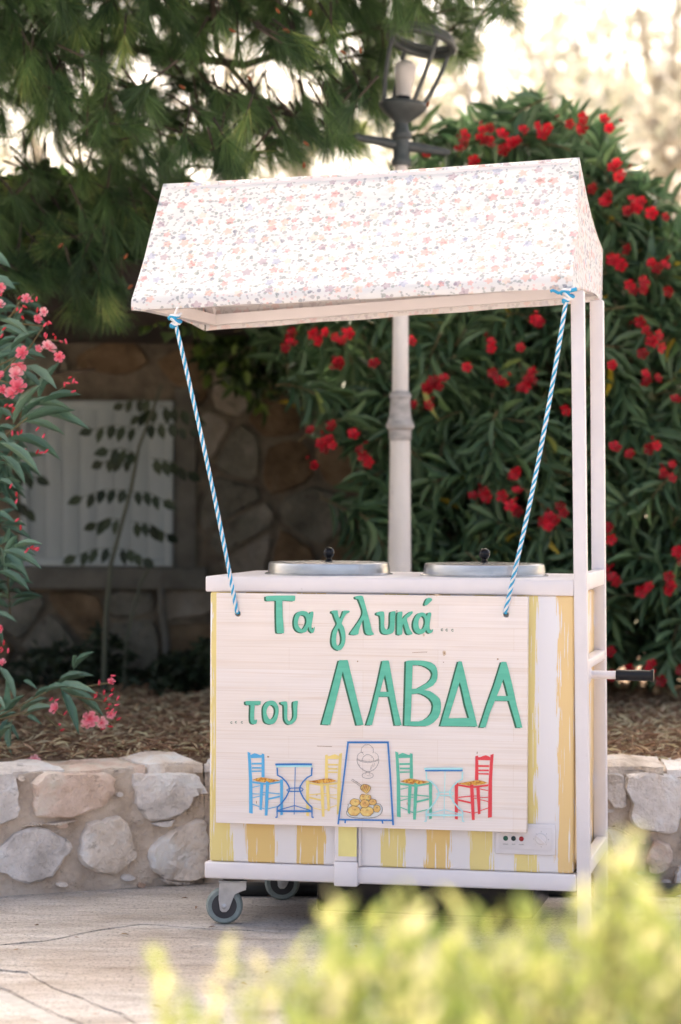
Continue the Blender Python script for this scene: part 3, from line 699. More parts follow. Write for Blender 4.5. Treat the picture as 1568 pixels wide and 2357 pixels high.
# ================================================================== WEED IN FRONT OF THE SHUTTER
def z3(x, y): return (x * .32, 564.5 + y * .32)
weed = thing('tall_weed', 'tall weed with rows of hanging oval leaflets in front of the shutter', 'plant', loc=at(245, 1560, 10.2))
wl = weed.location.copy()
def wq(x, y, dy=0): return at(*z3(x, y), 10.2 + dy) - wl
st = [wq(1160, 1000), wq(1120, 1130), wq(1000, 1450), wq(940, 1770), wq(860, 2070), wq(800, 2290), wq(760, 2700), at(238, 1600, 10.2) - wl]
tube('stem', st, [.005, .006, .007, .008, .009, .010, .011, .012], M['weedstem'], weed, 7)
st2 = [at(352, 1290, 10.25) - wl, at(325, 1340, 10.25) - wl, at(308, 1400, 10.25) - wl, at(290, 1480, 10.25) - wl, at(285, 1600, 10.25) - wl]
tube('stem', st2, .007, M['weedstem'], weed, 6)
rach = [((1010, 1320), (640, 1330)), ((1050, 1290), (1390, 1340)), ((975, 1540), (720, 1570)), ((990, 1500), (760, 1480)), ((1090, 1530), (1370, 1640)), ((940, 1760), (565, 1820)), ((950, 1770), (1200, 1850)),
        ((880, 1975), (680, 2010)), ((950, 1985), (1220, 2090)), ((820, 2180), (520, 2250)), ((850, 2180), (1050, 2270)), ((1110, 1120), (870, 1150)), ((1150, 1160), (1400, 1240)), ((1130, 1180), (1000, 1240)),
        ((80, 1640), (280, 1680)), ((60, 1800), (200, 1920)), ((40, 1660), (-60, 1800))]
for (a_, b_) in rach:
    A_, B_ = wq(*a_), wq(*b_, rng.uniform(-.1, .1)); mid = (A_ + B_) / 2 + Vector((0, 0, 0.02))
    tube('leaf_stalk', [A_, mid, B_], .0022, M['weedstem'], weed, 4)
    nn = max(4, int((B_ - A_).length / 0.038)); d0 = (B_ - A_).normalized()
    for i in range(nn):
        t = (i + .6) / nn; p = A_.lerp(mid, t * 2) if t < .5 else mid.lerp(B_, t * 2 - 1)
        d = d0 * 0.35 + Vector((rng.normal(0, .12), rng.normal(-.15, .2), -1 + rng.normal(0, .15)))
        if i == nn - 1: d = d0 + Vector((0, 0, -.3))
        leaf_part('leaflet', 'weed', T_LEAF, p, d, (rng.normal(0, .3), -1, 0), rng.uniform(.060, .078), rng.uniform(.036, .046), rng.random(), M['weed'], weed)

# ================================================================== OLEANDERS
def shoots(P0, n_whorl, dirs, length, leafL, leafW, spread=(45, 75)):
    """leaves of shoots: whorls of three along a drooping stem"""
    P, D, NN, L, W, stems = [], [], [], [], [], []
    for p, d in zip(P0, dirs):
        d = unit(d); p = np.array(p, float); cur = p - d * length; pts = [cur.copy()]; step = length / n_whorl
        dd = unit(d + np.array([0, 0, .5]))
        for k in range(n_whorl):
            t = (k + 1) / n_whorl; dk = unit(dd * (1 - t) + d * t + np.array([0, 0, -.12 * t])); cur = cur + dk * step; pts.append(cur.copy())
            u = unit(np.cross(dk, rng.normal(size=3))); v_ = np.cross(dk, u); ph = rng.uniform(0, 6.28)
            for j in range(3):
                q = ph + j * 2.094; side = u * math.cos(q) + v_ * math.sin(q); an = R(rng.uniform(*spread)) * (0.45 if k == n_whorl - 1 else 1)
                ld = unit(dk * math.cos(an) + side * math.sin(an) + np.array([0, 0, -.15]))
                P.append(cur + side * .004); D.append(ld); NN.append(unit(np.array([0, 0, .8]) + dk * .8 - side * .2 + rng.normal(0, .2, 3)))
                L.append(leafL * rng.uniform(.75, 1.2)); W.append(leafW * rng.uniform(.8, 1.15))
        stems.append(pts)
    return P, D, NN, L, W, stems
def petal_mesh(name, n, r, cup, ruffle, layers, mat, rnds):
    out = []
    for rv in rnds:
        vs, fs, vals = [], [], []
        for ly in range(layers):
            s = 1 - .38 * ly
            for k in range(n):
                a0 = 2 * math.pi * (k + .5 * ly) / n; hw = math.pi / n * 1.15
                ring = []
                base = len(vs); vs.append((0, 0, -.15 * r)); vals.append(rv * .3)
                for (rad, aa, zz) in [(.55, -hw * .8, .02), (.62, 0, 0.0), (.55, hw * .8, .02), (1.0, -hw * .62, .10), (1.06, 0, .06), (1.0, hw * .62, .10)]:
                    vs.append((rad * r * s * math.cos(a0 + aa), rad * r * s * math.sin(a0 + aa), (zz + cup * rad * rad + ly * .18) * r + ruffle * r * math.sin(k * 2.7 + aa * 9 + ly)))
                    vals.append(min(1, max(0, rv + (.25 if rad > .9 else -.1))))
                fs += [(base, base + 1, base + 2), (base, base + 2, base + 3), (base + 1, base + 4, base + 5, base + 2), (base + 2, base + 5, base + 6, base + 3)]
        me = meshdata(name, vs, fs, mat, smooth=True); at_ = me.attributes.new('rnd', 'FLOAT', 'POINT'); at_.data.foreach_set('value', np.array(vals, np.float32)); out.append(me)
    return out
def bud_mesh(name, mat, rnds):
    out = []
    for rv in rnds:
        prof = [(0.0, -1), (.35, -.7), (.5, -.1), (.42, .5), (.15, .95), (0, 1)]; n_ = 7; vs, fs = [], []
        for r_, z_ in prof:
            for j in range(n_): vs.append((r_ * math.cos(6.283 * j / n_), r_ * math.sin(6.283 * j / n_), z_))
        for i in range(len(prof) - 1):
            for j in range(n_): fs.append((i * n_ + j, i * n_ + (j + 1) % n_, (i + 1) * n_ + (j + 1) % n_, (i + 1) * n_ + j))
        me = meshdata(name, vs, fs, mat, smooth=True); at_ = me.attributes.new('rnd', 'FLOAT', 'POINT'); at_.data.foreach_set('value', np.full(len(vs), rv, np.float32)); out.append(me)
    return out
RED = petal_mesh('flower', 5, 1.0, .25, .08, 1, M['red'], [.1, .4, .7, 1.0])
PINK = petal_mesh('flower', 5, 1.0, .35, .14, 2, M['pink'], [.25, .5, .8])
BUD = bud_mesh('flower_bud', M['pinkbud'], [.1, .5, .9])
REDBUD = bud_mesh('flower_bud', M['red'], [.1, .5])
def put(mesh, name, P, parent, size, d=None):
    o = bpy.data.objects.new(name, mesh); link(o, parent); o.location = P
    d = Vector(d) if d is not None else Vector((rng.normal(0, .5), -1, rng.normal(.3, .4)))
    q = d.to_track_quat('Z', 'Y'); o.rotation_mode = 'QUATERNION'; o.rotation_quaternion = q; o.scale = (size,) * 3 if not hasattr(size, '__len__') else size
    return o
# --- big red one on the right
red = thing('red_oleander', 'tall oleander hedge covered in red flowers behind the cart', 'oleander', loc=at(1250, 1600, 10.0))
rl = red.location.copy()
RP = [(985, 360), (1000, 320), (1080, 300), (1130, 290), (1200, 262), (1330, 245), (1380, 300), (1400, 380), (1470, 440), (1568, 540), (1800, 640), (1800, 1560), (1568, 1545), (1400, 1530), (1200, 1560), (900, 1590), (870, 1500), (800, 1330), (790, 1230), (860, 1100),
      (800, 1000), (720, 930), (690, 860), (620, 790), (640, 740), (900, 700), (960, 500)]
pts0, dr = [], []
for i in range(1050):
    x, y = samp(RP); Y = 9.45 + abs(rng.normal(0, .42)) if i < 620 else rng.uniform(10.2, 11.2); p = at(x, y, Y); pts0.append(p[:])
    dr.append(unit(np.array([rng.normal(0, .75), -0.35 + rng.normal(0, .35), rng.normal(.05, .6) + (.5 if y < 480 else -.45 * (y > 900))])))
P, D, NN, L, W, ST = shoots(pts0, 5, dr, .20, .155, .025, (35, 70))
foliage(red, 'redole', T_OLE, P, D, NN, L, W, rng.random(len(P)), M['oleander'], 300, mass='foliage')
g = Geo()
for s in ST: g.tube([Vector(q) - rl for q in s], .004, 4)
for i in range(26):
    x = rng.uniform(880, 1700); b0 = at(x, 1600, 10.2 + rng.uniform(-.3, .5)); t0 = at(x + rng.normal(0, 90), rng.uniform(500, 900) if x > 1000 else rng.uniform(900, 1100), 10.1 + rng.uniform(-.3, .4))
    mid = (b0 + t0) / 2 + Vector((rng.normal(0, .08), rng.normal(0, .08), 0)); g.tube([b0 - rl, mid - rl, t0 - rl], [.02, .014, .006], 6)
o = g.obj('stems', M['twig'], red); o['kind'] = 'stuff'
RF = [(1065,330),(1058,345),(1068,312),(1110,300),(1118,325),(1128,335),(1105,318),(1155,310),(1160,345),(1190,325),(1180,335),(1235,290),(1310,285),(1345,270),(1390,275),(1400,295),(1340,295),(1410,385),(1430,400),(1420,375),(1365,435),(1400,455),(1385,465),(1455,460),(1450,490),(1475,465),(1500,490),(1465,478),(1530,500),(985,350),(1250,310),(1205,300),
 (1445,575),(1410,600),(1430,610),(1450,655),(1458,668),(1480,650),(1500,605),(1530,610),(1540,670),(1475,740),(1488,760),(1410,840),(1480,815),(1500,785),(1520,800),(1485,860),(1490,880),(1555,920),(1418,598),
 (670,790),(655,800),(720,770),(735,785),(750,765),(728,778),(770,775),(803,768),(780,832),(773,840),(862,838),(945,785),(1230,735),(1245,745),(1238,740),(1130,788),(1075,845),(1132,858),(1148,878),(1198,800),(1226,858),(1225,875),(1200,893),(1208,890),(990,885),(1000,880),(985,895),(1008,890),(1022,872),(945,935),(986,933),(1305,942),(813,1000),(828,1035),
 (765,980),(740,1020),(725,1070),(750,1030),(715,990),(758,1012),(850,1065),(1380,940),(1180,1097),(1188,1090),(1190,1130),(1115,1135),(1122,1142),(1157,1142),(1175,1165),(1192,1178),(1250,1200),(1265,1190),(1258,1208),(1288,1165),(1297,1180),(1395,1215),(1405,1240),(1388,1225),(1450,1045),(1415,1030),(1510,1025),(1530,1095),(1545,1100),(1525,1088),(1560,1270),(1560,1290),
 (1420,1340),(1475,1360),(1495,1350),(1540,1350),(1450,1540),(1500,1530),(1495,1545),(1560,1540),(1405,1500),(1535,1360),(1365,1500),(1405,1555),(1382,1320),(1600,620),(1640,760),(1620,900),(1660,1050),(1610,1180),(1640,1330),(1600,1450)]
for i, (x, y) in enumerate(RF):
    p = at(x, y, 9.28 + rng.uniform(-.06, .1)) - rl
    put(RED[i % 4], 'flower', p, red, rng.uniform(.018, .026))
    if i % 3 == 0:
        q = p + Vector((rng.normal(0, .025), rng.uniform(-.01, .03), rng.normal(0, .025)))
        put(RED[(i + 1) % 4], 'flower', q, red, rng.uniform(.016, .024))
    if i % 3 == 0: put(REDBUD[i % 2], 'flower_bud', p + Vector((rng.normal(0, .035), 0, .03)), red, (.011, .011, .016))
# --- near pink one on the left
pinko = thing('pink_oleander', 'oleander bush with long leaves and pink flowers at the left edge', 'oleander', loc=at(-40, 1740, 7.95))
pl = pinko.location.copy()
def zz5(x, y): return (x * .32, 1254 + y * .32)
LV = [(z3(*a_), z3(*b_), w_) for a_, b_, w_ in [((0,540),(210,610),1),((-30,600),(200,640),1),((80,760),(245,595),1.2),((-40,760),(115,635),1),((-20,500),(125,420),1),((180,870),(410,1000),1.2),((280,1120),(395,825),1.1),((80,780),(320,780),1),((160,920),(300,1010),1.1),
   ((310,1130),(570,1040),1),((250,1200),(640,1280),1.2),((190,1270),(465,1330),.7),((130,1290),(520,1140),.9),((0,1060),(200,1160),1),((100,1370),(445,1500),1.1),((0,1420),(300,1610),1),((0,1510),(195,1690),1),((-20,1320),(110,1310),1),((-60,1350),(75,1410),1),
   ((-50,1930),(100,1970),1),((0,1830),(130,1880),1),((100,2180),(290,2120),.9),((20,2200),(300,2290),1.1),((0,2190),(220,2400),1),((-60,120),(65,135),1.3),((-60,240),(105,290),1.4),((-60,50),(65,130),1),((240,1150),(500,1140),.8),((60,1390),(350,1430),1),((100,1280),(260,980),1),((150,1250),(330,1060),.9),
   ((-30,1700),(110,1720),1),((-30,2020),(40,1960),.8),((20,2300),(200,2350),1),((30,2250),(130,2060),.8),((-60,880),(60,760),1.2),((-60,1180),(110,1230),1.1)]]
LV += [(zz5(*a_), zz5(*b_), w_) for a_, b_, w_ in [((-20,190),(220,295),1),((420,1000),(655,910),1.1),((530,900),(655,750),1),((410,1010),(600,895),1),((400,1020),(690,1040),1),((430,1030),(760,1190),1.1),((440,1040),(575,1340),1),((330,1060),(480,990),.9),((180,1220),(370,1140),1),((150,1200),(315,1080),1.1),
   ((-60,1300),(100,1180),1),((0,1190),(80,980),1.4),((-20,870),(130,1100),.9),((170,980),(260,1020),.8),((40,1250),(150,1060),1),((0,1400),(70,1280),1),((-20,1560),(140,1575),1.2),((200,1230),(290,1275),.9),((250,1130),(350,1000),.9),((520,880),(545,770),.7),((60,1250),(-20,1420),1),((-60,1080),(40,1160),1),((90,1260),(60,1500),.9),((20,1270),(140,1380),.9)]]
for a_, b_, w_ in LV:
    Y = 7.75 + rng.uniform(-.12, .25); A_ = at(*a_, Y + .05); B_ = at(*b_, Y - .03); d = B_ - A_; L_ = d.length
    leaf_part('leaf', 'pinkole', T_OLE, A_ - pl, d, (rng.normal(0, .35), -.55, .8), L_, min(.030, max(.015, L_ * .2)) * w_, rng.random(), M['oleander_near'], pinko)
PP = [(-700, 500), (-60, 560), (20, 640), (30, 720), (60, 760), (40, 900), (90, 960), (50, 1060), (20, 1150), (30, 1260), (10, 1400), (-20, 1500), (40, 1640), (20, 1740), (-60, 1760), (-700, 1760)]
pts0, dr = [], []
for i in range(150):
    x, y = samp(PP); pts0.append(at(x, y, 8.0 + abs(rng.normal(0, .28)))[:]); dr.append(unit(np.array([.7 + rng.normal(0, .5), -.3 + rng.normal(0, .3), rng.normal(.2, .5)])))
P, D, NN, L, W, ST = shoots(pts0, 5, dr, .16, .105, .022)
foliage(pinko, 'pinkole', T_OLE, P, D, NN, L, W, rng.random(len(P)), M['oleander_near'], 200)
g = Geo()
for s in ST: g.tube([Vector(q) - pl for q in s], .0035, 4)
for a_, b_ in [((-60, 1000), (190, 740)), ((0, 860), (180, 775)), ((60, 540), (150, 400)), ((150, 400), (250, 350)), ((100, 560), (310, 580)), ((200, 760), (310, 590)), ((300, 740), (420, 760)), ((410, 1060), (500, 980)), ((0, 1400), (200, 1240)), ((150, 1240), (170, 1030)), ((-40, 960), (100, 1000)), ((60, 520), (180, 430)), ((350, 680), (460, 690))]:
    g.tube([at(*z3(*a_), 7.80) - pl, at(*z3(*b_), 7.72) - pl], .0028, 5)
for a_, b_ in [((-100, 1280), (430, 1010)), ((430, 1000), (640, 1020)), ((600, 1020), (800, 990)), ((300, 1130), (460, 1230)), ((320, 1220), (440, 1330)), ((500, 1080), (820, 1140)), ((600, 1150), (800, 1290)), ((0, 1560), (250, 1560)), ((-60, 1270), (200, 1200))]:
    g.tube([at(*zz5(*a_), 7.82) - pl, at(*zz5(*b_), 7.74) - pl], .003, 5)
o = g.obj('stems', M['twig'], pinko); o['kind'] = 'stuff'
FB = [(z3(*p), s) for p, s in [((165,775),.022),((130,865),.026),((115,930),.024),((130,1020),.028),((90,1070),.024),((355,740),.022),((430,800),.018),((190,385),.016),((320,480),.015),((270,530),.015),((10,300),.016),((0,430),.018),((20,1040),.016),((275,745),.013),((340,720),.016),((0,950),.02)]]
FB += [(zz5(*p), s) for p, s in [((650,1250),.026),((730,1280),.020),((800,985),.013),((400,1175),.019),((250,1550),.018),((215,1565),.014),((800,1215),.015),((620,1290),.018),((10,600),.014),((15,850),.015)]]
for i, (p, s) in enumerate(FB): put(PINK[i % 3], 'flower', at(*p, 7.66 + rng.uniform(-.03, .03)) - pl, pinko, s)
BB = [z3(*p) for p in [(140,375),(265,385),(230,400),(270,465),(300,455),(325,570),(350,560),(335,655),(325,640),(400,665),(440,690),(475,690),(385,640),(490,990),(530,975),(505,950),(465,1000),(550,985),(100,1170),(60,1240),(80,1150),(95,1190),(130,1350),(90,1350),(155,1340),(270,1320),(315,1370),(110,1445),(180,1480),(190,1500),(270,1485),(335,1480),(300,1490),(120,1790),(80,1730),(120,1840),(150,2030),(125,1975),(190,2200),(250,2180),(270,2190),(10,350),(30,600),(15,650),(150,470),(165,520),(125,460),(360,555),(180,440),(530,1050),(20,920),(45,1150)]]
BB += [zz5(*p) for p in [(715,990),(815,940),(690,1070),(750,1060),(800,1080),(760,1110),(790,1145),(840,1150),(775,1175),(855,1250),(850,1100),(810,1040),(690,1090),(830,1210),(795,1305),(370,1110),(430,1290),(450,1330),(470,1210),(410,1115),(30,700),(15,760),(60,760),(230,15),(200,30),(270,25),(5,740),(740,1320),(810,1190)]]
for i, p in enumerate(BB): put(BUD[i % 3], 'flower_bud', at(*p, 7.68 + rng.uniform(-.03, .03)) - pl, pinko, (.0075, .0075, .010), (rng.normal(.6, .5), -.4, rng.normal(.5, .5)))

# ================================================================== PINE
pine = thing('pine_tree', 'big pine with long drooping needles hanging over the lamp and the stone house', 'pine tree', loc=at(-900, 1760, 9.2))
pp = pine.location.copy()
PA = [(-600, -900), (1300, -900), (1230, -120), (1195, 0), (1150, 40), (1090, 60), (1070, 150), (1000, 130), (960, 60), (900, 120), (890, 250), (870, 320), (800, 345), (740, 320), (690, 350), (600, 345), (560, 395), (470, 400), (420, 470), (370, 560), (330, 640), (280, 700), (210, 730), (120, 660), (0, 640), (-500, 700)]
HOLE = [[(-400, 235), (60, 240), (130, 275), (225, 320), (215, 370), (150, 392), (0, 395), (-400, 400)],
        [(470, 70), (560, 50), (620, 120), (740, 130), (745, 215), (600, 235), (480, 200)],
        [(240, 110), (330, 120), (380, 180), (300, 200), (230, 160)], [(400, 330), (470, 345), (450, 400), (390, 390)]]
tips, tdir = [], []
for i in range(4600):
    x, y = samp(PA, HOLE); Y = rng.uniform(8.3, 10.3)
    if x < 480 and y > 380: Y = rng.uniform(8.8, 9.6)
    if 830 < x < 1090 and y > 20: Y = rng.uniform(9.25, 10.2)
    if 1000 < x < 1200 and rng.random() < .3: continue
    tips.append(at(x, y, Y)[:]); tdir.append(unit(np.array([.25 + rng.normal(0, .5), -.35 + rng.normal(0, .4), -.6 + rng.normal(0, .32)])))
P, D, NN, L, rn, stp = [], [], [], [], [], []
for p, d in zip(tips, tdir):
    p = np.array(p); ln = .07; base = p - d * ln; stp.append((base - d * .08, base, p)); u = unit(np.cross(d, rng.normal(size=3))); v_ = np.cross(d, u); br = rng.beta(1.3, 2.2)
    for k in range(84):
        t = rng.random() ** .7; q = rng.uniform(0, 6.28); side = u * math.cos(q) + v_ * math.sin(q); an = R(rng.uniform(6, 46) * (1.1 - .4 * t))
        P.append(base + d * ln * t); D.append(d * math.cos(an) + side * math.sin(an) + np.array([0, 0, -.18])); NN.append(rng.normal(size=3)); L.append(rng.uniform(.11, .155)); rn.append(min(1, max(0, br + rng.normal(0, .12))))
# unseen boughs added over the cart, above the frame, to keep it shaded
OV = []
for i in range(5400):
    x, y_, z_ = rng.uniform(-6.0, 3.6), rng.uniform(5.2, 11.5), 0
    z_ = rng.uniform(3.55, 5.0) + max(0, y_ - 9.6) * .35
    OV.append((np.array([x, y_, z_]), unit(np.array([.3 + rng.normal(0, .6), -.3 + rng.normal(0, .6), -.3 + rng.normal(0, .4)]))))
WN = [.0032] * len(P)
for p, d in OV:
    base = p - d * .12; stp.append((base - d * .1, base, p)); u = unit(np.cross(d, rng.normal(size=3))); v_ = np.cross(d, u); br = rng.beta(1.3, 2.2)
    for k in range(46):
        t = rng.random() ** .7; q = rng.uniform(0, 6.28); side = u * math.cos(q) + v_ * math.sin(q); an = R(rng.uniform(15, 60))
        P.append(base + d * .12 * t); D.append(d * math.cos(an) + side * math.sin(an) + np.array([0, 0, -.15])); NN.append(rng.normal(size=3)); L.append(rng.uniform(.10, .15)); rn.append(min(1, max(0, br + rng.normal(0, .12)))); WN.append(.0048)
tv = np.array([(0, -.5, 0), (0, .5, 0), (1, .12, -.08), (1, -.12, -.08)]); T_NEED = (tv, np.array([(0, 1, 2, 3)]))
n = len(P)
nd = bpy.data.objects.new('needles', blades_mesh('needles', T_NEED, np.array(P) - np.array(pp), D, NN, L, np.array(WN), rn, M['needles'])); link(nd, pine); nd['kind'] = 'stuff'
g = Geo()
for a_, b_, c_ in stp: g.tube([Vector(a_) - pp, Vector(b_) - pp, Vector(c_) - pp], [.006, .005, .003], 4)
o = g.obj('twigs', M['bark'], pine); o['kind'] = 'stuff'
def limb(pts, r0, r1, nm='branch'):
    k_ = len(pts); tube(nm, [at(x, y, Y) - pp for x, y, Y in pts], [r0 + (r1 - r0) * i / (k_ - 1) for i in range(k_)], M['bark'], pine, 8)
limb([(-900, 1800, 9.2), (-880, 900, 9.2), (-840, 0, 9.2), (-780, -1000, 9.2), (-700, -2200, 9.2)], .20, .12, 'trunk')
limb([(-840, 0, 9.2), (-300, 160, 9.3), (0, 90, 9.4), (300, 110, 9.4), (560, 150, 9.3), (760, 90, 9.2), (1050, 20, 9.2)], .035, .006)
limb([(-860, 500, 9.2), (-400, 560, 9.3), (-50, 600, 9.3), (150, 590, 9.2), (330, 560, 9.2)], .035, .008)
limb([(0, 90, 9.1), (120, 220, 9.2), (260, 330, 9.2), (380, 400, 9.2)], .02, .006)
limb([(250, 590, 9.2), (200, 660, 9.2), (60, 700, 9.3)], .012, .004)
limb([(-780, -900, 9.2), (-200, -500, 9.0), (400, -400, 8.9), (900, -300, 8.9), (1250, -200, 9)], .05, .012)
for (xa, ya, za), (xb, yb_, zb2) in [((-4.4, 9.2, 5.2), (3.8, 8.6, 4.3)), ((-4.3, 9.2, 4.6), (2.5, 6.3, 4.2)), ((-1.5, 8.3, 4.5), (1.8, 10.6, 4.6)), ((-2.0, 8.2, 4.4), (-.6, 5.5, 4.1))]:  # limbs for the added boughs out of view
    A_, B_ = Vector((xa, ya, za)) - pp, Vector((xb, yb_, zb2)) - pp; tube('branch', [A_, A_.lerp(B_, .35) + Vector((0, .1, .15)), A_.lerp(B_, .7) + Vector((0, -.1, .05)), B_], [.06, .045, .03, .01], M['bark'], pine, 8)
limb([(400, -400, 8.9), (480, -100, 8.8), (500, 120, 8.8), (620, 260, 8.8)], .018, .006)
limb([(-880, 900, 9.2), (-500, 820, 9.5), (0, 870, 9.5), (220, 850, 9.5)], .02, .006)
for (x, y) in [(535,70),(705,330),(530,335),(715,30),(830,115),(790,120),(640,25),(420,200),(140,565),(290,590),(660,70),(400,560),(985,240),(300,660),(700,380),(575,180),(1280,300)][:16]:
    put(REDBUD[0], 'cone', at(x, y, 8.35) - pp, pine, (.011, .011, .014), (rng.normal(0, 1), -.6, .6))
for o_ in [o for o in pine.children if o.name.startswith('cone')]: pass
CONE = bud_mesh('cone', M['bud'], [.5])[0]
for o_ in pine.children:
    if o_.name.startswith('cone'): o_.data = CONE

# ================================================================== STREET LAMP
LY = 8.95
lb = at(920, 1300, LY); lamp = thing('street_lamp', 'cream post lamp with dark crossbar and open cage top behind the canopy', 'street lamp', loc=(at(920, 1300, LY).x, LY, 0.33))
l0 = lamp.location.copy()
def lz(py): return at(922, py, LY).z - l0.z
def lr(pxw): return pxw / 2 / F * LY
tilt = (at(924, 360, LY).x - at(920, 1300, LY).x) / (lz(360) - lz(1300))
# slight lean as in the photograph is the camera's roll only; the post itself is vertical
lathe('post', [(lr(120), 0), (lr(120), .06), (lr(70), .10), (lr(54), .25), (lr(53), lz(1300)), (lr(48), lz(1100)), (lr(47), lz(1014))], M['post'], lamp, 32)
lathe('collar', [(lr(50), lz(1013)), (lr(52), lz(1008)), (lr(52), lz(990)), (lr(64), lz(985)), (lr(66), lz(979)), (lr(63), lz(974)), (lr(58), lz(970)), (lr(50), lz(955)), (lr(46), lz(930)), (lr(46), lz(917)), (lr(52), lz(914)), (lr(50), lz(908)), (lr(40), lz(900))], M['collar'], lamp, 32)
lathe('upper_post', [(lr(38), lz(905)), (lr(36), lz(760)), (lr(33), lz(560)), (lr(30), lz(380))], M['post'], lamp, 32)
lathe('socket', [(lr(44), lz(382)), (lr(46), lz(374)), (lr(46), lz(368)), (lr(38), lz(362)), (lr(38), lz(322)), (lr(48), lz(317)), (lr(48), lz(308)), (lr(34), lz(300)), (lr(30), lz(285))], M['iron'], lamp, 32)
zc = lz(335)
tube('crossbar', [(-lr(206), -.03, zc + .028), (-lr(190), -.03, zc + .024), (-lr(60), -.01, zc + .008), (0, 0, zc), (lr(60), .01, zc - .004), (lr(190), .02, zc - .018), (lr(206), .02, zc - .020)], [.016, .014, .019, .021, .020, .014, .016], M['iron'], lamp, 12)
for s in (-1, 1): lathe('finial', [(0, -.012), (.012, -.008), (.015, 0), (.012, .008), (0, .012)], M['iron'], lamp, 12, loc=(s * lr(210), -.03 if s < 0 else .02, zc + (.028 if s < 0 else -.021)))
hd_ = bpy.data.objects.new('lamp_head', None); link(hd_, lamp); hz0 = lz(288); hd_.location = (0, 0, hz0); hd_.rotation_euler = (R(-3), R(4), 0)
def lq(py): return lz(py) - hz0
lathe('lamp_dish', [(lr(26), lq(290)), (lr(30), lq(283)), (lr(54), lq(274)), (lr(84), lq(262)), (lr(108), lq(249)), (lr(112), lq(243)), (lr(104), lq(236)), (lr(70), lq(232)), (lr(34), lq(229)), (lr(30), lq(222))], M['iron'], hd_, 40)
rc_ = at(957, 92, LY) - l0 - Vector((0, 0, hz0)); RM = Matrix.Rotation(R(-7), 4, 'X') @ Matrix.Rotation(R(9), 4, 'Y')
def rp(rad, t, dz=0): return rc_ + RM @ Vector((rad * math.cos(t), rad * math.sin(t), dz))
tube('top_ring', [rp(lr(150), t) for t in np.linspace(0, 2 * math.pi, 41)[:-1]], .014, M['iron'], hd_, 8, closed=True)
tube('top_ring', [rp(lr(138), t, .022) for t in np.linspace(0, 2 * math.pi, 41)[:-1]], .012, M['iron'], hd_, 8, closed=True)
for k in range(4):
    q = R(-62 + 90 * k); c_, s_ = math.cos(q), math.sin(q); b_ = Vector((lr(100) * c_, lr(100) * s_, lq(240))); t_ = rp(lr(150), q)
    tube('cage_bar', [b_, b_.lerp(t_, .3) + Vector((c_, s_, 0)) * .008, b_.lerp(t_, .7) + Vector((c_, s_, 0)) * .008, t_], .0085, M['iron'], hd_, 8)
lathe('bulb_holder', [(lr(36), lq(232)), (lr(34), lq(221)), (lr(26), lq(216))], M['black'], hd_, 20)
lathe('bulb', [(lr(34), lq(222)), (lr(36), lq(212)), (lr(37), lq(195)), (lr(46), lq(175)), (lr(52), lq(160)), (lr(46), lq(147)), (lr(26), lq(139)), (0, lq(137))], M['opal'], hd_, 24)

# ================================================================== FAR GROUND AND TREES
vs, fs = [], []; nx, ny = 60, 30
for i in range(nx + 1):
    for j in range(ny + 1):
        x = -60 + 120 * i / nx; y = 13 + 60 * (j / ny); t = (y - 13) / 60
        base = 0.36 + 7.2 * (1 - math.exp(-t * 2.4)) * (0.78 + 0.30 * math.tanh((x - 2) / 7)) + mnoise.fractal(Vector((x * .12, y * .12, 0)), 1, 2, 4) * 1.0 * min(1, t * 4)
        vs.append((x, y, base))
fs = [(i * (ny + 1) + j, (i + 1) * (ny + 1) + j, (i + 1) * (ny + 1) + j + 1, i * (ny + 1) + j + 1) for i in range(nx) for j in range(ny)]
hill = mobj('hillside', vs, fs, M['hill'], smooth=True); hill['kind'] = 'structure'
def hz(x, y):
    t = max(0, (y - 13) / 60); return 0.36 + 7.2 * (1 - math.exp(-t * 2.4)) * (0.78 + 0.30 * math.tanh((x - 2) / 7)) + mnoise.fractal(Vector((x * .12, y * .12, 0)), 1, 2, 4) * 1.0 * min(1, t * 4)
FT = [(1130, 290, 24, 1.5, 'pale olive tree on the hillside just right of the lamp'), (1270, 170, 30, 1.9, 'tall pale tree on the hillside above the red oleander'), (1400, 200, 27, 1.5, 'pale tree with a narrow crown right of the tallest hillside tree'),
      (1520, 150, 24, 1.7, 'pale tree at the right edge of the hillside'), (1000, 330, 26, 1.3, 'low greenish tree behind the lamp dish'), (1340, 330, 22, 1.1, 'low pale bush tree behind the top of the red oleander'),
      (700, 300, 30, 2.0, 'pale tree seen under the pine above the canopy'), (520, 160, 32, 2.0, 'yellowish tree showing through the gap in the pine'), (100, 330, 30, 1.6, 'pale tree in the sky gap at the left'), (1640, 260, 26, 1.8, 'pale tree just beyond the right frame edge')]
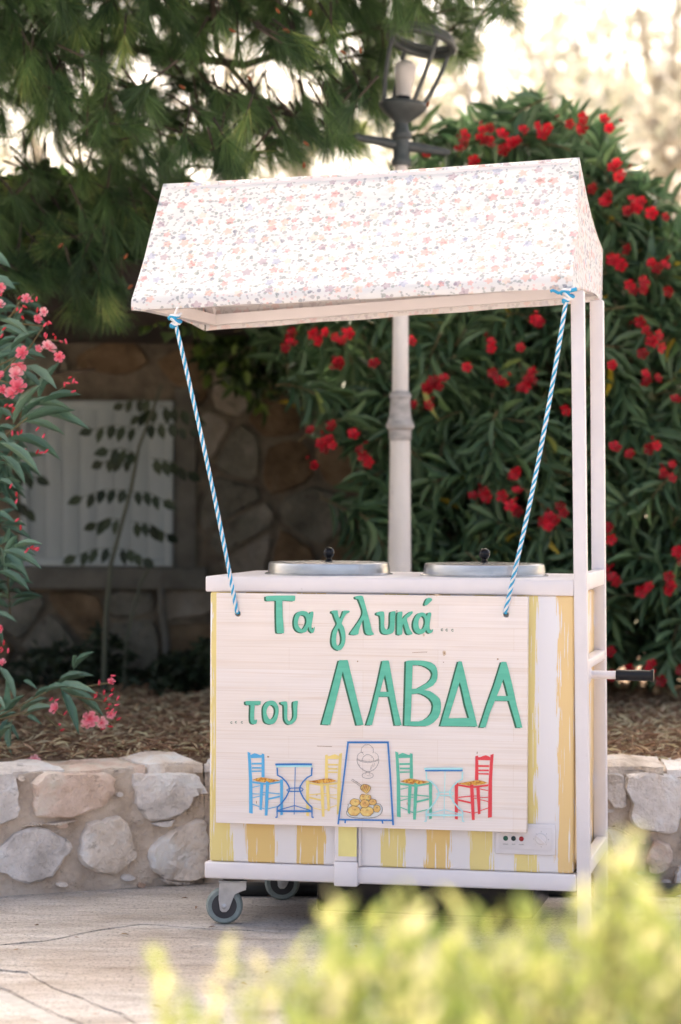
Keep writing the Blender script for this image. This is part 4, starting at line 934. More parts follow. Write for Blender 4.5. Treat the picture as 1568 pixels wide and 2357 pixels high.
for (px, py, Y, r_, lab) in FT:
    c = at(px, py, Y); bz = hz(c.x, Y) - .1; t = thing('hillside_tree', lab, 'tree', loc=(c.x, Y, bz), group='pale trees on the far hillside')
    hgt = c.z - bz
    tube('trunk', [(0, 0, 0), (.1, 0, hgt * .4), (-.05, .05, hgt * .8), (0, 0, hgt)], [.16, .12, .08, .04], M['palebark'], t, 8)
    g = Geo()
    cl = []
    for k in range(16):
        d = unit(rng.normal(size=3)) * np.array([.8, .8, 1.05]); e = d * r_ * rng.uniform(.4, 1.0) + np.array([0, 0, hgt]); cl.append(e); g.tube([Vector((0, 0, hgt * rng.uniform(.4, .9))), Vector(e * np.array([.6, .6, .9])), Vector(e)], [.05, .03, .012], 5)
    o = g.obj('branches', M['palebark'], t); o['kind'] = 'stuff'
    n = 560; idx = rng.integers(0, 16, n); P = np.array(cl)[idx] + rng.normal(0, r_ * .20, (n, 3)); D = rng.normal(size=(n, 3)); NN = rng.normal(size=(n, 3))
    cr_ = bpy.data.objects.new('crown', blades_mesh('crown', T_LEAF, P, D, NN, rng.uniform(.12, .24, n), rng.uniform(.06, .11, n), rng.random(n), M['farleaf'])); link(cr_, t)

# ================================================================== THE CART
def stripes_mat():
    mt, n, l, b = nodes('painted_stripes')
    tc = N(n, 'ShaderNodeTexCoord'); sp = N(n, 'ShaderNodeSeparateXYZ'); l.new(tc.outputs['Object'], sp.inputs[0])
    def nz(sc, st, det=3):
        mp = N(n, 'ShaderNodeMapping'); mp.inputs['Scale'].default_value = st; l.new(tc.outputs['Object'], mp.inputs[0])
        q = N(n, 'ShaderNodeTexNoise'); q.inputs['Scale'].default_value = sc; q.inputs['Detail'].default_value = det; l.new(mp.outputs[0], q.inputs[0]); return q
    a_ = nz(1, (14, 14, 9), 3); c_ = nz(1, (260, 60, 9), 3)
    def add(u, v_, amp):
        m1 = N(n, 'ShaderNodeMath', operation='MULTIPLY_ADD'); l.new(v_, m1.inputs[0]); m1.inputs[1].default_value = amp; l.new(u, m1.inputs[2]); return m1.outputs[0]
    x = add(sp.outputs[0], a_.outputs['Fac'], .030); x = add(x, c_.outputs['Fac'], .044)
    sc = N(n, 'ShaderNodeMath', operation='MULTIPLY_ADD'); l.new(x, sc.inputs[0]); sc.inputs[1].default_value = 1 / 1.10; sc.inputs[2].default_value = 0.01
    wv = (0.80, 0.765, 0.765); y1 = (0.80, 0.66, 0.27); y2 = (0.78, 0.55, 0.215); y3 = (0.82, 0.58, 0.27)
    bands = [(481, 533, y1), (567, 630, y2), (680, 745, y2), (875, 934, y1), (978, 1034, y2), (1080, 1131, y1), (1186, 1232, y1), (1280, 1330, y3)]
    stops = [(0.0, wv)]
    for p0, p1, c in bands:
        x0 = U(p0, 1960)[0]; x1 = U(p1, 1960)[0]
        stops += [(max(.001, (x0 + .037) / 1.10 + .01), c), ((x1 + .037) / 1.10 + .01, wv)]
    stops[0] = (0, wv)
    cr = ramp(n, stops, 'CONSTANT'); l.new(sc.outputs[0], cr.inputs[0])
    # scraped gaps inside the brush strokes
    s2 = nz(1, (170, 40, 5), 4); r2 = ramp(n, [(0.625, (0, 0, 0)), (0.645, (1, 1, 1))]); l.new(s2.outputs['Fac'], r2.inputs[0])
    mx = N(n, 'ShaderNodeMixRGB'); l.new(r2.outputs[0], mx.inputs[0]); l.new(cr.outputs[0], mx.inputs[1]); mx.inputs[2].default_value = c4(wv)
    l.new(mx.outputs[0], b.inputs['Base Color']); b.inputs['Roughness'].default_value = 0.42
    bp = N(n, 'ShaderNodeBump'); bp.inputs['Strength'].default_value = 0.15; bp.inputs['Distance'].default_value = .002; l.new(c_.outputs['Fac'], bp.inputs['Height']); l.new(bp.outputs[0], b.inputs['Normal'])
    return mt
M['stripes'] = stripes_mat()
def fabric_mat():
    mt, n, l, b = nodes('floral_cotton')
    uv = N(n, 'ShaderNodeUVMap', uv_map='UVMap')
    geo = N(n, 'ShaderNodeNewGeometry')
    cur = None
    base = (0.745, 0.735, 0.73)
    def mth(op, a_, b2=None, c_=None):
        x = N(n, 'ShaderNodeMath', operation=op)
        for i, q in enumerate((a_, b2, c_)):
            if q is None: continue
            if isinstance(q, (int, float)): x.inputs[i].default_value = q
            else: l.new(q, x.inputs[i])
        return x.outputs[0]
    def layer(cur, scale, off, r, amp, k, dens, cols, op, stretch=(1, 1)):
        mp = N(n, 'ShaderNodeMapping'); mp.inputs['Scale'].default_value = (scale * stretch[0], scale * stretch[1], 1); mp.inputs['Location'].default_value = (*off, 0); l.new(uv.outputs[0], mp.inputs[0])
        vo = N(n, 'ShaderNodeTexVoronoi', voronoi_dimensions='2D'); vo.inputs['Scale'].default_value = 1; vo.inputs['Randomness'].default_value = .72; l.new(mp.outputs[0], vo.inputs['Vector'])
        df = N(n, 'ShaderNodeVectorMath', operation='SUBTRACT'); l.new(mp.outputs[0], df.inputs[0]); l.new(vo.outputs['Position'], df.inputs[1])
        s = N(n, 'ShaderNodeSeparateXYZ'); l.new(df.outputs[0], s.inputs[0]); rc = N(n, 'ShaderNodeSeparateColor'); l.new(vo.outputs['Color'], rc.inputs[0])
        ang = mth('ARCTAN2', s.outputs[1], s.outputs[0]); ang = mth('ADD', ang, mth('MULTIPLY', rc.outputs[2], 6.28))
        pet = mth('MULTIPLY_ADD', mth('COSINE', mth('MULTIPLY', ang, k)), amp, 1.0 - amp * .5)
        rr_ = mth('MULTIPLY', pet, mth('MULTIPLY_ADD', rc.outputs[0], r * .5, r * .6))
        mk = mth('LESS_THAN', vo.outputs['Distance'], rr_); mk = mth('MULTIPLY', mk, mth('LESS_THAN', rc.outputs[1], dens)); mk = mth('MULTIPLY', mk, op)
        st = [(i / len(cols), c) for i, c in enumerate(cols)]; cr = ramp(n, st, 'CONSTANT'); 
        fr_ = mth('FRACT', mth('MULTIPLY', rc.outputs[0], 7.31)); l.new(fr_, cr.inputs[0])
        mx = N(n, 'ShaderNodeMixRGB'); l.new(mk, mx.inputs[0])
        if cur is None: mx.inputs[1].default_value = c4(base)
        else: l.new(cur, mx.inputs[1])
        l.new(cr.outputs[0], mx.inputs[2]); return mx.outputs[0]
    grey = [(0.20, 0.23, 0.25), (0.25, 0.29, 0.27), (0.20, 0.20, 0.27), (0.33, 0.31, 0.33)]
    cur = layer(cur, 40, (3.1, 1.7), .32, .85, 2, .72, grey, .52, (1, 1.15))
    cur = layer(cur, 34, (8.3, 5.2), .27, .95, 1, .50, grey, .6)
    cur = layer(cur, 52, (1.3, 9.2), .22, .3, 4, .40, [(0.80, 0.38, 0.38), (0.82, 0.52, 0.44), (0.46, 0.38, 0.46)], .45)
    cur = layer(cur, 24, (5.5, 2.2), .33, .20, 5, .72, [(0.76, 0.24, 0.21), (0.80, 0.36, 0.26), (0.34, 0.37, 0.56), (0.38, 0.22, 0.30), (0.78, 0.28, 0.30), (0.84, 0.58, 0.46)], .50)
    cur = layer(cur, 23, (5.5, 2.2), .09, .2, 5, .70, [(0.86, 0.70, 0.45), (0.40, 0.28, 0.34), (0.80, 0.74, 0.74)], .55)
    bk = N(n, 'ShaderNodeMixRGB'); bf = mth('MULTIPLY', geo.outputs['Backfacing'], .6); l.new(bf, bk.inputs[0]); l.new(cur, bk.inputs[1]); bk.inputs[2].default_value = (0.74, 0.69, 0.675, 1)
    l.new(bk.outputs[0], b.inputs['Base Color']); b.inputs['Roughness'].default_value = 0.75
    tr = N(n, 'ShaderNodeBsdfTranslucent'); l.new(bk.outputs[0], tr.inputs[0]); mxs = N(n, 'ShaderNodeMixShader'); mxs.inputs[0].default_value = .08
    wn = N(n, 'ShaderNodeTexNoise'); wn.inputs['Scale'].default_value = 9; wn.inputs['Detail'].default_value = 3; l.new(uv.outputs[0], wn.inputs[0])
    bp = N(n, 'ShaderNodeBump'); bp.inputs['Strength'].default_value = .5; bp.inputs['Distance'].default_value = .03; l.new(wn.outputs['Fac'], bp.inputs['Height']); l.new(bp.outputs[0], b.inputs['Normal'])
    l.new(b.outputs[0], mxs.inputs[1]); l.new(tr.outputs[0], mxs.inputs[2]); l.new(mxs.outputs[0], n['Material Output'].inputs[0])
    return mt
M['fabric'] = fabric_mat()
cart = thing('sweets_cart', 'white wheeled street cart with yellow brush-painted stripes and a floral fabric canopy', 'food cart', loc=CO, rotz=-YAW)
DP = 0.60
cx0, zt0 = U(473, 1323); cx1, zt1 = U(1321, 1337)
zcb = (U(473, 1361)[1] + U(1321, 1372)[1]) / 2; ztop = (zt0 + zt1) / 2
zb0 = (U(473, 2024)[1] + U(1324, 2049)[1]) / 2; zb1 = (U(480, 1985)[1] + U(1322, 2007)[1]) / 2
box('counter_top', cx0, cx1, 0, DP, zcb, ztop, M['white'], cart, 0.005)
bx0 = U(481, 1700)[0]; bx1 = U(1321, 1700)[0]
box('freezer_body', bx0, bx1, 0.006, DP - .006, zb1 - .001, zcb + .001, M['stripes'], cart, 0.008)
fx1 = U(1327, 2030)[0]
box('base_rail', cx0, fx1, 0, .045, zb0, zb1 - .002, M['white'], cart, 0.006)
box('base_rail', cx0, fx1, DP - .045, DP, zb0, zb1 - .002, M['white'], cart, 0.006)
box('base_rail', cx0, cx0 + .045, .0465, DP - .0465, zb0, zb1 - .003, M['white'], cart, 0.006)
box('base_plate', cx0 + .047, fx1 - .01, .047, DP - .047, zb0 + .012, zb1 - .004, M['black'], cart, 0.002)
# centre strut
s0, s1 = U(771, 2000)[0], U(828, 2000)[0]
box('strut', s0, s1 - .006, -.010, -.0005, U(771, 1980)[1], U(771, 1880)[1], M['white'], cart, 0.003)
box('strut', s0, s1 - .004, -.016, .05, U(771, 2037)[1], U(771, 1981)[1], M['white'], cart, 0.004)
box('strut', s1 - .003, s1 + .004, -.006, .004, zb1, U(828, 1880)[1], M['white'], cart, 0.002)
q0, q1 = U(781, 1950)[0], U(823, 1950)[0]
box('strut_paint', q0, q1, -.0115, -.0102, U(771, 1968)[1], U(771, 1885)[1], plain('yellow_paint', (0.80, 0.70, 0.27), .45), cart, 0.0)
# posts
def post(y0, y1, tl, tr, bl, br, ytop, tp=None):
    zt_ = U(tl, ytop, y0)[1]; xt0, xt1 = U(tl, ytop, y0)[0], U(tr, ytop, y0)[0]; xb0, xb1 = U(bl, 2000, y0)[0], U(br, 2000, y0)[0]; zb_ = U(bl, 2000, y0)[1]
    sl = (xt0 - xb0) / (zt_ - zb_); wd = ((xt1 - xt0) + (xb1 - xb0)) / 2; x0 = xb0 - sl * zb_
    box('post', x0, x0 + wd, y0, y1, 0.0, zt_, M['white'], cart, 0.004, shear=(0, sl * zt_)); return x0, wd, sl, zt_
pf = post(-0.001, .039, 1313, 1343.5, 1327, 1357, 668)
pr = post(.535, .575, 1357, 1388, 1366, 1397, 690)
def pfx(z, k=1): return pf[0] + pf[2] * z + k * pf[1]
def rail(y_px0, y_px1, nm='side_rail'):
    z0, z1 = sorted((U(1345, y_px0)[1], U(1345, y_px1)[1])); box(nm, pfx(z0) - .036, pfx(z0) - .004, .0395, .5345, z0, z1, M['white'], cart, 0.003)
rail(1322, 1360); rail(1522, 1545); rail(1985, 2020)
# handle between the posts
hzv = U(1360, 1552, .12)[1]; hx = U(1356, 1552, .12)[0]
hd = bpy.data.objects.new('handle', None); link(hd, cart); hd.location = (hx, .12, hzv)
lathe('flange', [(.0, -.003), (.026, -.003), (.028, 0), (.02, .004), (.013, .007), (.0, .007)], M['white'], hd, 24, rot=(0, R(90), 0))
box('bracket', -.05, 0.0, -.02, .02, -.022, .022, M['white'], hd, .002)
lathe('bar', [(.0115, 0), (.0115, U(1422, 1552, .12)[0] - hx), (0, U(1422, 1552, .12)[0] - hx)], M['white'], hd, 20, rot=(0, R(90), 0))
g0, g1 = U(1418, 1552, .12)[0] - hx, U(1505, 1552, .12)[0] - hx
lathe('grip', [(0, g0), (.0145, g0), (.0155, g0 + .006), (.0145, g0 + .03), (.0155, g0 + .06), (.0150, g1 - .012), (.0165, g1 - .008), (.0185, g1 - .003), (.017, g1), (0, g1)], M['grip'], hd, 24, rot=(0, R(90), 0))
# cable clip beads at post tops
# control panel
cp = bpy.data.objects.new('control_panel', None); link(cp, cart); a0, b0_ = U(1140, 1961)[0], U(1140, 1964)[1]; a1, b1_ = U(1279, 1894)[0], U(1279, 1897)[1]; cp.location = (a0, .004, b0_)
pw_, ph_ = a1 - a0, b1_ - b0_
box('bezel', 0, pw_, -.006, .001, 0, ph_, M['panel'], cp, .0028, seg=3)
box('face', .012, pw_ - .010, -.0075, -.0062, .014, ph_ - .010, M['panel'], cp, .0008)
def cpq(x, y): sx, sy = (1800 + x * .1658) * .6272, (3020 + y * .1658) * .6272; q = U(sx, sy); return q[0] - a0, q[1] - b0_
for (x, y, mm) in [(340, 328, 'lamp_green'), (515, 332, 'lamp_dark'), (690, 340, 'lamp_red')]:
    q = cpq(x, y); lathe('indicator_light', [(.0062, 0), (.0068, .001), (.0060, .0022), (.004, .0038), (0, .0045)], M[mm], cp, 20, loc=(q[0], -.0076, q[1]), rot=(R(90), 0, 0))
q = cpq(1125, 340); lathe('dial', [(.0155, 0), (.0155, .004), (.0135, .006), (0, .006)], M['panel'], cp, 32, loc=(q[0], -.0076, q[1]), rot=(R(90), 0, 0))
o = box('dial_pointer', -.0165, .0165, -.0055, 0, -.0022, .0022, M['white'], cp, .001, loc=(q[0], -.0138, q[1])); o.rotation_euler = (0, R(42), 0)
def text_obj(txt, size, loc, parent, name, mat):
    cu = bpy.data.curves.new(name, 'FONT'); cu.body = txt; cu.size = size; cu.align_x = 'CENTER'; cu.align_y = 'CENTER'; cu.extrude = .0001
    t_ = bpy.data.objects.new('tmp', cu); COL.objects.link(t_); dg = bpy.context.evaluated_depsgraph_get(); me = bpy.data.meshes.new_from_object(t_.evaluated_get(dg)); bpy.data.objects.remove(t_)
    me.materials.clear(); me.materials.append(mat); o = bpy.data.objects.new(name, me); link(o, parent); o.location = loc; o.rotation_euler = (R(90), 0, 0); return o
for tx, (x, y) in [('POWER', (340, 460)), ('RUN', (515, 463)), ('ALARM', (690, 468))]:
    q2 = cpq(x, y); text_obj(tx, .0042, (q2[0], -.0079, q2[1]), cp, 'panel_text', M['ink'])
for tx, (x, y) in [('0', (1128, 520)), ('1', (1003, 470)), ('2', (962, 348)), ('3', (1014, 232)), ('4', (1126, 182)), ('5', (1247, 232)), ('6', (1292, 358)), ('7', (1240, 470))]:
    q2 = cpq(x, y); text_obj(tx, .0045, (q2[0], -.0079, q2[1]), cp, 'dial_number', M['ink'])
# castors
def castor(px, py, yl, rot, rad=.0525):
    x, z = U(px, py, yl); e = bpy.data.objects.new('castor', None); link(e, cart); e.location = (x, yl, rad); e.rotation_euler = (0, 0, rot)
    H = zb0 - rad
    tw = lathe('tyre', [(rad * .68, -.015), (rad * .88, -.016), (rad * .97, -.012), (rad, -.004), (rad, .004), (rad * .97, .012), (rad * .88, .016), (rad * .68, .015), (rad * .68, -.015)], M['tyre'], e, 40, rot=(R(90), 0, 0))
    lathe('rim', [(rad * .675, -.0148), (rad * .62, -.0135), (rad * .50, -.006), (rad * .26, -.004), (rad * .24, -.015), (0, -.015)], M['hub'], e, 36, rot=(R(90), 0, 0))
    lathe('rim', [(rad * .675, .0148), (rad * .62, .0135), (rad * .50, .006), (rad * .26, .004), (rad * .24, .015), (0, .015)], M['hub'], e, 36, rot=(R(90), 0, 0))
    # fork: two tapering cheeks and the swivel plate
    for s in (-1, 1):
        pr_ = [(-.012, -.010), (-.006, -.016), (.006, -.016), (.014, -.008), (.030, .034), (.052, .044), (.062, .047), (.062, H - .016), (-.014, H - .016), (-.016, .02)]
        bm = bmesh.new(); vs_ = [bm.verts.new((p[0], s * .019, p[1])) for p in pr_]; f = bm.faces.new(vs_); r = bmesh.ops.extrude_face_region(bm, geom=[f])
        for v in [x_ for x_ in r['geom'] if isinstance(x_, bmesh.types.BMVert)]: v.co.y += s * .003
        bmesh.ops.recalc_face_normals(bm, faces=list(bm.faces)); bmesh.ops.bevel(bm, geom=list(bm.edges), offset=.0008, segments=1, affect='EDGES'); bm_obj('fork', bm, M['zinc'], e)
        lathe('axle_nut', [(.0075, 0), (.0075, .004), (.004, .005), (.004, .007), (0, .0075)], M['zinc'], e, 6 if s > 0 else 12, loc=(0, s * .0222, 0), rot=(R(-90 * s), 0, 0))
    box('fork_plate', -.016, .064, -.0225, .0225, H - .0155, H - .012, M['zinc'], e, .001)
    lathe('swivel', [(.030, H - .0115), (.033, H - .008), (.033, H - .003), (.036, H - .0028), (.036, H - .0002)], M['hub'], e, 32, loc=(.026, 0, 0))
castor(517, 2085, .06, R(12)); castor(650, 2030, .50, R(12))
castor(1300, 2100, .50, R(-30)) if False else None
# black box added beneath the cart, standing in for the dark shadow there
box('under_cart_shadow', .30, .92, .12, .50, .035, zb0 + .011, M['black'], cart, .01)

# canopy
YF, YR_, YB = -0.12, 0.23, 0.68
Lr = Vector((U(376, 423, YR_)[0], YR_, U(376, 423, YR_)[1])); Rr = Vector((U(1334, 362, YR_)[0], YR_, U(1334, 362, YR_)[1]))
Lf = Vector((U(303, 690, YF)[0], YF, U(303, 690, YF)[1])); Rf = Vector((U(1318, 636, YF)[0], YF, U(1318, 636, YF)[1]))
Lfh = Vector((U(303, 714, YF)[0], YF, U(303, 714, YF)[1])); Rfh = Vector((U(1320, 663, YF)[0], YF, U(1320, 663, YF)[1]))
Lb = Vector((U(462, 700, YB)[0], YB, U(462, 650, YB)[1])); Rb = Vector((U(1388, 575, YB)[0], YB, U(1388, 575, YB)[1]))
Lbh = Vector((U(474, 761, YB)[0], YB, U(474, 761, YB)[1])); Rbh = Vector((U(1386, 694, YB)[0], YB, U(1386, 694, YB)[1]))
Lb.x = Lbh.x
verts, faces, uvs = [], [], []
def sheet(fn, nu, nv_, uvf, flip=False):
    b0 = len(verts)
    for i in range(nu + 1):
        for j in range(nv_ + 1):
            u, v_ = i / nu, j / nv_; p = fn(u, v_); verts.append(p); uvs.append(uvf(u, v_, p))
    for i in range(nu):
        for j in range(nv_):
            a = b0 + i * (nv_ + 1) + j; q = (a, a + nv_ + 1, a + nv_ + 2, a + 1); faces.append(q[::-1] if flip else q)
def fslope(u, v_):
    p = Lr.lerp(Rr, u).lerp(Lf.lerp(Rf, u), v_)
    sag = math.sin(math.pi * v_) * .012 * (1 - .3 * math.cos(6.28 * u)); wob = mnoise.noise(Vector((u * 5, v_ * 2, 0))) * .010 * math.sin(math.pi * v_)
    bulge = .028 * math.exp(-((u - 1) / .05) ** 2 - ((v_ - .62) / .12) ** 2)
    p = p + Vector((bulge * .4, -bulge, 0)) - Vector((0, -1, 0)) * 0 + Vector((0, sag * .5 + wob, -sag * .5))
    p.z -= .004 * math.sin(u * math.pi) * (1 - v_)
    return p
def fhem(u, v_):
    a = fslope(u, 1); h = Lfh.lerp(Rfh, u); h.z += .0012 * math.sin(u * 31); h.y += .002 * math.sin(u * 23)
    p = a.lerp(h, v_); p.y -= .004 * math.sin(math.pi * v_); return p
def bslope(u, v_):
    p = Lr.lerp(Rr, u).lerp(Lb.lerp(Rb, u), v_); s = .03 * math.sin(math.pi * v_); p.z -= s; p.z -= .004 * math.sin(u * math.pi) * (1 - v_); return p
def bhem(u, v_):
    a = bslope(u, 1); h = Lbh.lerp(Rbh, u); h.z += .0012 * math.sin(u * 27); h.y += .003 * math.sin(u * 19); return a.lerp(h, v_)
sheet(fslope, 60, 24, lambda u, v_, p: (p.x, 1 + (1 - v_) * .46))
sheet(fhem, 60, 3, lambda u, v_, p: (p.x, 1 - v_ * .035))
sheet(bslope, 40, 14, lambda u, v_, p: (p.x, 2 + v_ * .5), True)
sheet(bhem, 40, 4, lambda u, v_, p: (p.x, 2.5 + v_ * .13), True)
def edge_front(u, t): return fslope(u, t / .88) if t <= .88 else fhem(u, (t - .88) / .12)
def edge_back(u, t): return bslope(u, t / .68) if t <= .68 else bhem(u, (t - .68) / .32)
def gable(u):
    def fn(s, t):
        a, b_ = edge_front(u, t), edge_back(u, t); p = a.lerp(b_, s); 
        p.x += (-.012 if u == 1 else .012) * math.sin(math.pi * s) * math.sin(math.pi * min(1, t * 1.1)) + .004 * math.sin(s * 11) * t
        if t > .95: p.z += .012 * math.sin(math.pi * s)
        return p
    return fn
sheet(gable(1), 22, 34, lambda u, v_, p: (4 + p.y, p.z)); sheet(gable(0), 22, 34, lambda u, v_, p: (6 + p.y, p.z), True)
me = bpy.data.meshes.new('canopy_cloth'); me.from_pydata([tuple(v) for v in verts], [], faces); me.materials.append(M['fabric'])
uvl = me.uv_layers.new(name='UVMap')
for lp in me.loops: uvl.data[lp.index].uv = uvs[lp.vertex_index]
bm = bmesh.new(); bm.from_mesh(me); bmesh.ops.remove_doubles(bm, verts=bm.verts, dist=.0004); bmesh.ops.recalc_face_normals(bm, faces=bm.faces)
# outward normals
fc = max(bm.faces, key=lambda f: f.calc_center_median().z)
if fc.normal.z < 0: bmesh.ops.reverse_faces(bm, faces=bm.faces)
bm.to_mesh(me); bm.free(); cloth = bpy.data.objects.new('canopy_cloth', me); link(cloth, cart); autosmooth(cloth, 38)
# hem stitched along the lower edge of the cloth: a folded strip just outside it
# canopy frame
fz = .018
def canopy_tube(a, b_, nm='canopy_frame', r=.016):
    d = (b_ - a).normalized(); L_ = (b_ - a).length; up = Vector((0, 0, 1)); sd_ = d.cross(up).normalized() if abs(d.z) < .9 else Vector((1, 0, 0)); u2 = sd_.cross(d)
    vs_ = [p + sd_ * i * r + u2 * j * r for p in (a, b_) for i, j in ((-1, -1), (1, -1), (1, 1), (-1, 1))]
    fs_ = [(0, 1, 5, 4), (1, 2, 6, 5), (2, 3, 7, 6), (3, 0, 4, 7), (3, 2, 1, 0), (4, 5, 6, 7)]
    return mobj(nm, vs_, fs_, M['white'], cart)
ins = Vector((.03, 0, 0))
aF, bF = Lfh + Vector((.03, .03, .018)), Rfh + Vector((-.03, .03, .020)); aB, bB = Lbh + Vector((.03, -.03, .03)), Rbh + Vector((-.03, -.03, .03))
canopy_tube(aF, bF); canopy_tube(aB, bB); canopy_tube(aF + Vector((0, .017, 0)), aB - Vector((0, .017, 0))); canopy_tube(bF + Vector((0, .017, 0)), bB - Vector((0, .017, 0)))
canopy_tube(Lr + Vector((.03, 0, -.03)), Rr + Vector((-.03, 0, -.03)))
for pA, pR, pB in ((aF, Lr + Vector((.03, 0, -.05)), aB), (bF, Rr + Vector((-.03, 0, -.05)), bB)):
    canopy_tube(pA + Vector((.0, .01, .02)), pR + Vector((0, -.012, 0)), r=.012); canopy_tube(pB + Vector((0, -.01, .02)), pR + Vector((0, .012, 0)), r=.012)
Z2 = U(1330, 600, 0)[1]

# ================================================================== ROPES
M['rope_blue'] = plain('blue_rope_fibre', (0.015, 0.34, 0.60), 0.7, bump=.3, var=.15, bscale=300)
M['rope_white'] = plain('white_rope_fibre', (0.78, 0.76, 0.76), 0.8, bump=.3, bscale=300)
def rope(name, top, bot, label, hook):
    t = thing(name, label, 'rope', loc=CW(*bot), rotz=-YAW); b = Vector(bot); T_ = Vector(top)
    g = Geo(); d = (b - T_); L_ = d.length; dn = d.normalized(); a = dn.orthogonal().normalized(); c = dn.cross(a)
    nst = int(L_ / .0035)
    for s in range(4):
        pts = []
        for i in range(nst + 1):
            u = i / nst; ph = .55 * math.sin(u * 13 + T_.x * 5) + .25 * math.sin(u * 41) + 2 * math.pi * (u * L_ / .058) + s * math.pi / 2; sagv = Vector((0, 0, -1)) * 0
            pts.append(T_ + d * u - Vector((0, 0, .010 * math.sin(math.pi * u))) + Vector((.008 * math.sin(math.pi * u), 0, 0)) + (a * math.cos(ph) + c * math.sin(ph)) * .0029 - b)
        g.tube(pts, .0034, 6, mi=0 if s % 2 else 1)
    g.obj('cord', [M['rope_blue'], M['rope_white']], t)
    # knot round the canopy frame: loops
    g = Geo()
    for k, (dx, dz, tw) in enumerate([(0, .010, .25), (.004, -.002, -.35), (-.002, -.014, .1)]):
        for s in range(2):
            pts = [T_ + Vector((dx + (.016 - .004 * k) * math.cos(q) + .003 * s, -.006 + .012 * math.sin(q), dz + tw * .016 * math.cos(q) + .003 * math.sin(q * 2) + .0035 * s)) - b for q in np.linspace(0, 2 * math.pi, 17)[:-1]]
            g.tube(pts, .0038, 6, mi=(k + s) % 2, closed=True)
    if hook:
        pts = [T_ + Vector((.006 - .05 * u, -.012 + .01 * u, .010 + .004 * math.sin(u * 9))) - b for u in np.linspace(0, 1, 8)]; g.tube(pts, .0042, 6, mi=0)
        pts = [T_ + Vector((.004 + .024 * u, -.014, .010 + .006 * u)) - b for u in np.linspace(0, 1, 6)]; g.tube(pts, .0055, 6, mi=0)
    else:
        pts = [T_ + Vector((.000 + .012 * u, -.012, .012 + .026 * u)) - b for u in np.linspace(0, 1, 6)]; g.tube(pts, .0035, 6, mi=1)
    g.obj('knot', [M['rope_blue'], M['rope_white']], t)
    # end passes through the hole in the board
    g = Geo(); g.tube([Vector((0, -.002, .004)), Vector((0, .006, 0)), Vector((0, .016, -.002))], .0058, 8); g.obj('rope_end', [M['rope_blue']], t)
YBD = -0.030
def tp(px, py, y): q = U(px, py, y); return (q[0], y, q[1])
rope('rope', tp(403, 738, YF - .004), tp(546, 1409, YBD - .003), 'blue and white twisted rope from the left end of the canopy to the board', False)
rope('rope', tp(1305, 680, YF - .004), tp(1163, 1409, YBD - .003), 'blue and white twisted rope knotted beside the white post at the right', True)

# ================================================================== LIDS
for cxp, cy_, lab in ((757, 1312, 'left round aluminium lid with a black knob on the counter'), (1115, 1316, 'right round aluminium lid with a black knob, next to the posts')):
    yl = .30; x, _ = U(cxp, 1312, yl); t = thing('lid', lab, 'lid', loc=CW(x, yl, ztop), rotz=-YAW, group='round metal lids on the counter')
    rr_ = (295 / 2) / F * (CW(x, yl, 0).y)
    lathe('cover', [(rr_, 0), (rr_, .003), (rr_ - .004, .0045), (rr_ - .009, .006), (rr_ - .010, .020), (rr_ - .012, .033), (rr_ - .015, .0352), (rr_ - .020, .0358), (rr_ * .5, .036), (.02, .0375), (0, .0375)], M['alu'], t, 72, sharp=28)
    lathe('knob', [(.011, .0372), (.011, .041), (.008, .044), (.008, .048), (.013, .052), (.0165, .060), (.0165, .066), (.013, .074), (.006, .0785), (0, .079)], M['black'], t, 28)

# ================================================================== SIGN BOARD
def wood_mat():
    mt, n, l, b = nodes('pale_pine_board')
    tc = N(n, 'ShaderNodeTexCoord')
    def nz(st, det, sc=1, dist=0):
        mp = N(n, 'ShaderNodeMapping'); mp.inputs['Scale'].default_value = st; l.new(tc.outputs['Object'], mp.inputs[0])
        q = N(n, 'ShaderNodeTexNoise'); q.inputs['Scale'].default_value = sc; q.inputs['Detail'].default_value = det; q.inputs['Distortion'].default_value = dist; l.new(mp.outputs[0], q.inputs[0]); return q.outputs['Fac']
    # staves: brick pattern gives each laminated stave its own tone
    mp = N(n, 'ShaderNodeMapping'); mp.inputs['Rotation'].default_value = (R(90), 0, 0); l.new(tc.outputs['Object'], mp.inputs[0])
    bk = N(n, 'ShaderNodeTexBrick'); bk.inputs['Scale'].default_value = 1; bk.inputs['Brick Width'].default_value = .42; bk.inputs['Row Height'].default_value = .062; bk.inputs['Mortar Size'].default_value = .0005; bk.inputs['Mortar Smooth'].default_value = .3
    bk.inputs['Color1'].default_value = (0.84, 0.755, 0.715, 1); bk.inputs['Color2'].default_value = (0.83, 0.73, 0.67, 1); bk.inputs['Mortar'].default_value = (0.74, 0.62, 0.54, 1); l.new(mp.outputs[0], bk.inputs[0])
    g1 = nz((1.6, 1, 70), 4, 1, .6); r1 = ramp(n, [(0.54, (1, 1, 1)), (0.64, (0.96, 0.925, 0.885)), (0.74, (0.88, 0.81, 0.74))]); l.new(g1, r1.inputs[0])
    mx = N(n, 'ShaderNodeMixRGB', blend_type='MULTIPLY'); mx.inputs[0].default_value = .85; l.new(bk.outputs['Color'], mx.inputs[1]); l.new(r1.outputs[0], mx.inputs[2])
    g2 = nz((3, 1, 260), 3, 1, .3); r2 = ramp(n, [(0.35, (0.95, 0.93, 0.90)), (0.6, (1.03, 1.03, 1.03))]); l.new(g2, r2.inputs[0])
    m2 = N(n, 'ShaderNodeMixRGB', blend_type='MULTIPLY'); m2.inputs[0].default_value = .8; l.new(mx.outputs[0], m2.inputs[1]); l.new(r2.outputs[0], m2.inputs[2])
    l.new(m2.outputs[0], b.inputs['Base Color']); b.inputs['Roughness'].default_value = .6
    return mt
M['wood'] = wood_mat()
